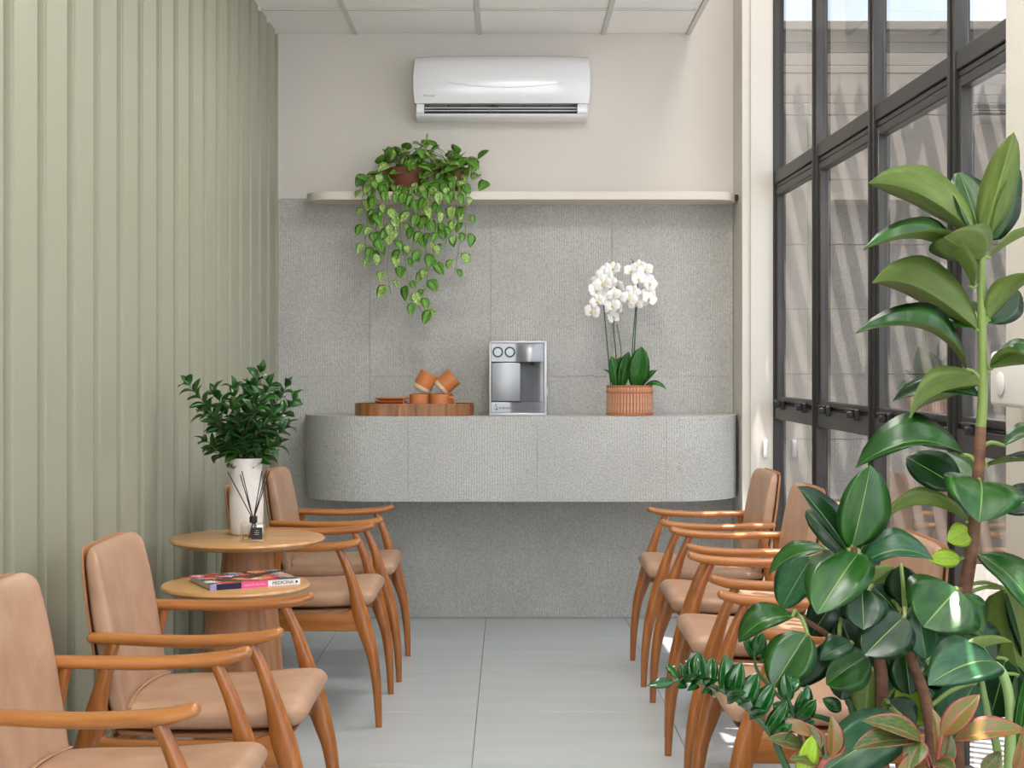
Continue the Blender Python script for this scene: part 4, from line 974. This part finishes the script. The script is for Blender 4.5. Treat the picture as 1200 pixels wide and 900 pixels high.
rubber([([P(1000, 640, Z2), P(1008, 690, Z2 + .02), P(1028, 760, Z2 + .03), P(1034, 830, Z2 + .03), Vector((.64, 2.54, SZ - .02))], [.006, .0135]),
        ([P(1060, 715, Z2 + .02), P(1068, 770, Z2 + .03), P(1090, 850, Z2 + .02), Vector((.74, 2.56, SZ - .02))], [.006, .013]),
        ([P(930, 718, Z2 + .01), P(975, 748, Z2 + .03), P(1022, 790, Z2 + .03)], [.004, .006]), ([P(1128, 690, Z2 + .02), P(1100, 720, Z2 + .02), P(1068, 780, Z2 + .03)], [.004, .006])],
       bush, 'bushy rubber plant with dense dark leaves in front of the armchairs', 'plant', M_bark, (.66, 2.54, SZ))

# broad blue-green leaf on a thick curved stalk
ar = thing('arum_plant', 'broad curled leaf on a thick pale green stalk at the lower right', 'plant', (.81, 2.40, SZ))
bm = bmesh.new(); zA = 2.38
tube(bm, catmull([Vector((.81, 2.40, SZ - .02)), P(1183, 900, zA), P(1184, 830, zA), P(1176, 792, zA), P(1165, 779, zA)], 6), [.010, .0075], 12); obj('stalk', bm, mat('pale_stalk', c8(132, 158, 92), .45), ar, True)
bm = bmesh.new(); tube(bm, catmull([Vector((.80, 2.44, SZ - .02)), P(1170, 900, zA + .04), P(1158, 840, zA + .04), P(1150, 795, zA + .04)], 6), [.009, .004], 10); obj('stalk', bm, bpy.data.materials['pale_stalk'], ar, True)
link('leaf', rub['b1'], ar, leaf_M(P(1168, 776, zA), P(1088, 803, zA - .06), 74 / F * zA, (-.3, -.75, .8)), True)
link('leaf', rub['g1'], ar, leaf_M(P(1120, 786, zA - .02), P(1186, 752, zA + .01), 26 / F * zA, (-.2, .7, .6)), True)
link('leaf', rub['g0'], ar, leaf_M(P(1192, 880, zA), P(1205, 785, zA), 20 / F * zA, (-.3, -1, 0)), True)

# ZZ plant
zz = leaf_mesh('leaflet', (L_zz, L_zz, L_zzm), wp=.95, q=.7, arch=.08, fold=.14, n=8, cols=(-1, -.5, -.04, .04, .5, 1))
def zzplant(label, loc, fronds):
    t = thing('zz_plant', label, 'plant', loc); bs = bmesh.new()
    for path, lv, zq in fronds:
        tube(bs, catmull([Vector(loc) - Vector((0, 0, .02))] + [P(a, b, zq) for a, b in path], 6), [.007, .0022], 9)
        for (bx0, by0, tx0, ty0, wpx, dz) in lv:
            link('leaflet', zz, t, leaf_M(P(bx0, by0, zq), P(bx0 + (tx0 - bx0) * 1.12, by0 + (ty0 - by0) * 1.12, zq + dz), wpx * 1.25 / F * zq, (random.uniform(-.5, .5), -.9, .3)), True)
    obj('stalk', bs, mat('zz_stalk', c8(46, 84, 40), .4), t, True)
f1 = [(790, 799, 762, 803, 10, -.01), (796, 798, 783, 781, 9, .03), (800, 798, 797, 779, 10, .02), (806, 799, 806, 776, 9, .03), (812, 799, 812, 772, 13, .02), (824, 803, 819, 768, 18, .02), (834, 806, 834, 774, 16, .03), (846, 812, 850, 771, 18, .01), (859, 820, 868, 780, 20, .0), (872, 830, 886, 793, 20, .01),
      (885, 842, 905, 805, 19, .0), (898, 858, 920, 826, 16, 0), (803, 800, 793, 806, 8, -.03), (815, 801, 806, 809, 9, -.04), (828, 805, 822, 812, 9, -.05), (842, 811, 838, 817, 10, -.05), (852, 818, 872, 812, 16, -.05), (864, 826, 878, 822, 14, -.06), (878, 838, 898, 834, 12, -.05), (796, 798, 812, 790, 8, -.03), (810, 799, 826, 792, 9, -.04), (826, 803, 842, 797, 9, -.05), (905, 870, 926, 850, 15, -.02)]
f2 = [(925, 822, 920, 792, 16, 0), (931, 838, 945, 806, 18, 0), (934, 844, 954, 822, 16, -.02), (930, 840, 908, 826, 14, .02), (936, 860, 953, 846, 12, 0), (922, 815, 934, 796, 13, .03), (935, 856, 914, 846, 12, .02)]
zzplant('glossy dark green arching frond plant reaching left over the floor', (.53 + .04, 2.36, SZ), [([(922, 900), (905, 862), (870, 825), (835, 804), (800, 797), (785, 800)], f1, 2.34), ([(946, 900), (937, 860), (922, 812)], f2, 2.38)])
f3 = [(885, 772, 872, 750, 14, 0), (886, 768, 893, 744, 15, 0), (890, 776, 905, 758, 13, 0), (960, 722, 955, 695, 15, 0), (966, 735, 985, 712, 17, 0), (964, 728, 980, 698, 14, .02), (968, 745, 990, 735, 16, 0), (958, 738, 944, 722, 14, 0), (975, 760, 1000, 740, 15, 0), (984, 800, 1010, 775, 15, 0), (988, 820, 1012, 800, 15, 0)]
f4 = [(a + 28, b + 95, c + 22, d + 98, e, g) for a, b, c, d, e, g in f3[3:9]]
zzplant('glossy small-leaved plant behind the bushy rubber plant', (.66, 2.86, SZ), [([(1000, 850), (985, 800), (970, 750), (958, 712)], f3[3:], 2.78), ([(990, 860), (930, 830), (890, 790), (884, 765)], f3[:3], 2.82), ([(1015, 880), (1005, 850), (990, 815)], f4, 2.8)])

# aglaonemas
ag = leaf_mesh('leaf', (L_agl, L_agl, L_agr, L_agr), cols=(-1, -.84, -.3, -.03, .03, .3, .84, 1), wp=.85, q=.8, arch=.08, fold=.12, n=10)
agr = leaf_mesh('leaf', (mat('red_leaf', c8(96, 104, 42), .35, noise=(c8(158, 70, 46), (7, 16, 6), .46, .66)), L_agl, L_agr, L_agr), cols=(-1, -.8, -.3, -.03, .03, .3, .8, 1), wp=.85, q=.8, arch=.1, fold=.12, n=10)
def agla(label, loc, root, lv, zq):
    t = thing('aglaonema', label, 'plant', loc); bs = bmesh.new()
    for (bx0, by0, tx0, ty0, wpx, dz, N_, m_) in lv:
        B = P(bx0, by0, zq); r0 = P(*root, zq)
        tube(bs, catmull([r0, (r0 + B) / 2 + Vector((0, 0, .006)), B], 4), .0032, 7)
        link('leaf', m_, t, leaf_M(B, P(tx0, ty0, zq + dz), wpx * 1.15 / F * zq, N_), True)
    tube(bs, [Vector(loc) - Vector((0, 0, .02)), P(*root, zq)], .006, 8); obj('pink_stalk', bs, L_agr, t, True)
agla('red and green leaved plant with pink stalks at the bottom right', (.64, 2.37, SZ), (1096, 915), [
 (1080, 868, 1010, 845, 26, -.02, (0, -.7, .7), ag), (1072, 868, 999, 878, 30, -.04, (0, -.6, .8), ag), (1078, 868, 1062, 904, 26, -.05, (-.2, -.9, .5), ag), (1104, 862, 1148, 814, 26, 0, (-.5, -.9, .2), agr),
 (1118, 868, 1204, 857, 28, -.02, (0, -.6, .7), agr), (1106, 900, 1113, 858, 15, 0, (.3, -1, 0), ag), (1098, 895, 1092, 830, 18, .03, (.3, -1, .0), agr), (1092, 896, 1120, 905, 24, -.06, (0, -.7, .7), ag), (1086, 898, 1050, 905, 24, -.06, (0, -.7, .7), agr),
 (1190, 905, 1200, 850, 26, -.02, (.2, -1, 0), agr), (1150, 905, 1172, 880, 18, 0, (0, -1, .2), ag)], 2.27)
agla('small yellow green plant with rosy leaf edges below the arching frond', (.56, 2.44, SZ), (955, 915), [
 (938, 908, 951, 862, 24, -.02, (.2, -1, .1), rub['y0']), (940, 876, 898, 866, 18, -.02, (0, -.8, .6), ag), (950, 862, 914, 846, 16, 0, (0, -.8, .6), agr), (974, 888, 974, 838, 20, 0, (.3, -1, 0), agr), (960, 880, 935, 845, 18, .02, (.4, -1, .2), ag),
 (968, 890, 990, 858, 20, .02, (-.2, -1, .1), agr), (958, 895, 925, 890, 22, -.03, (0, -.7, .7), ag), (965, 890, 952, 850, 16, .02, (.2, -1, .2), agr)], 2.33)
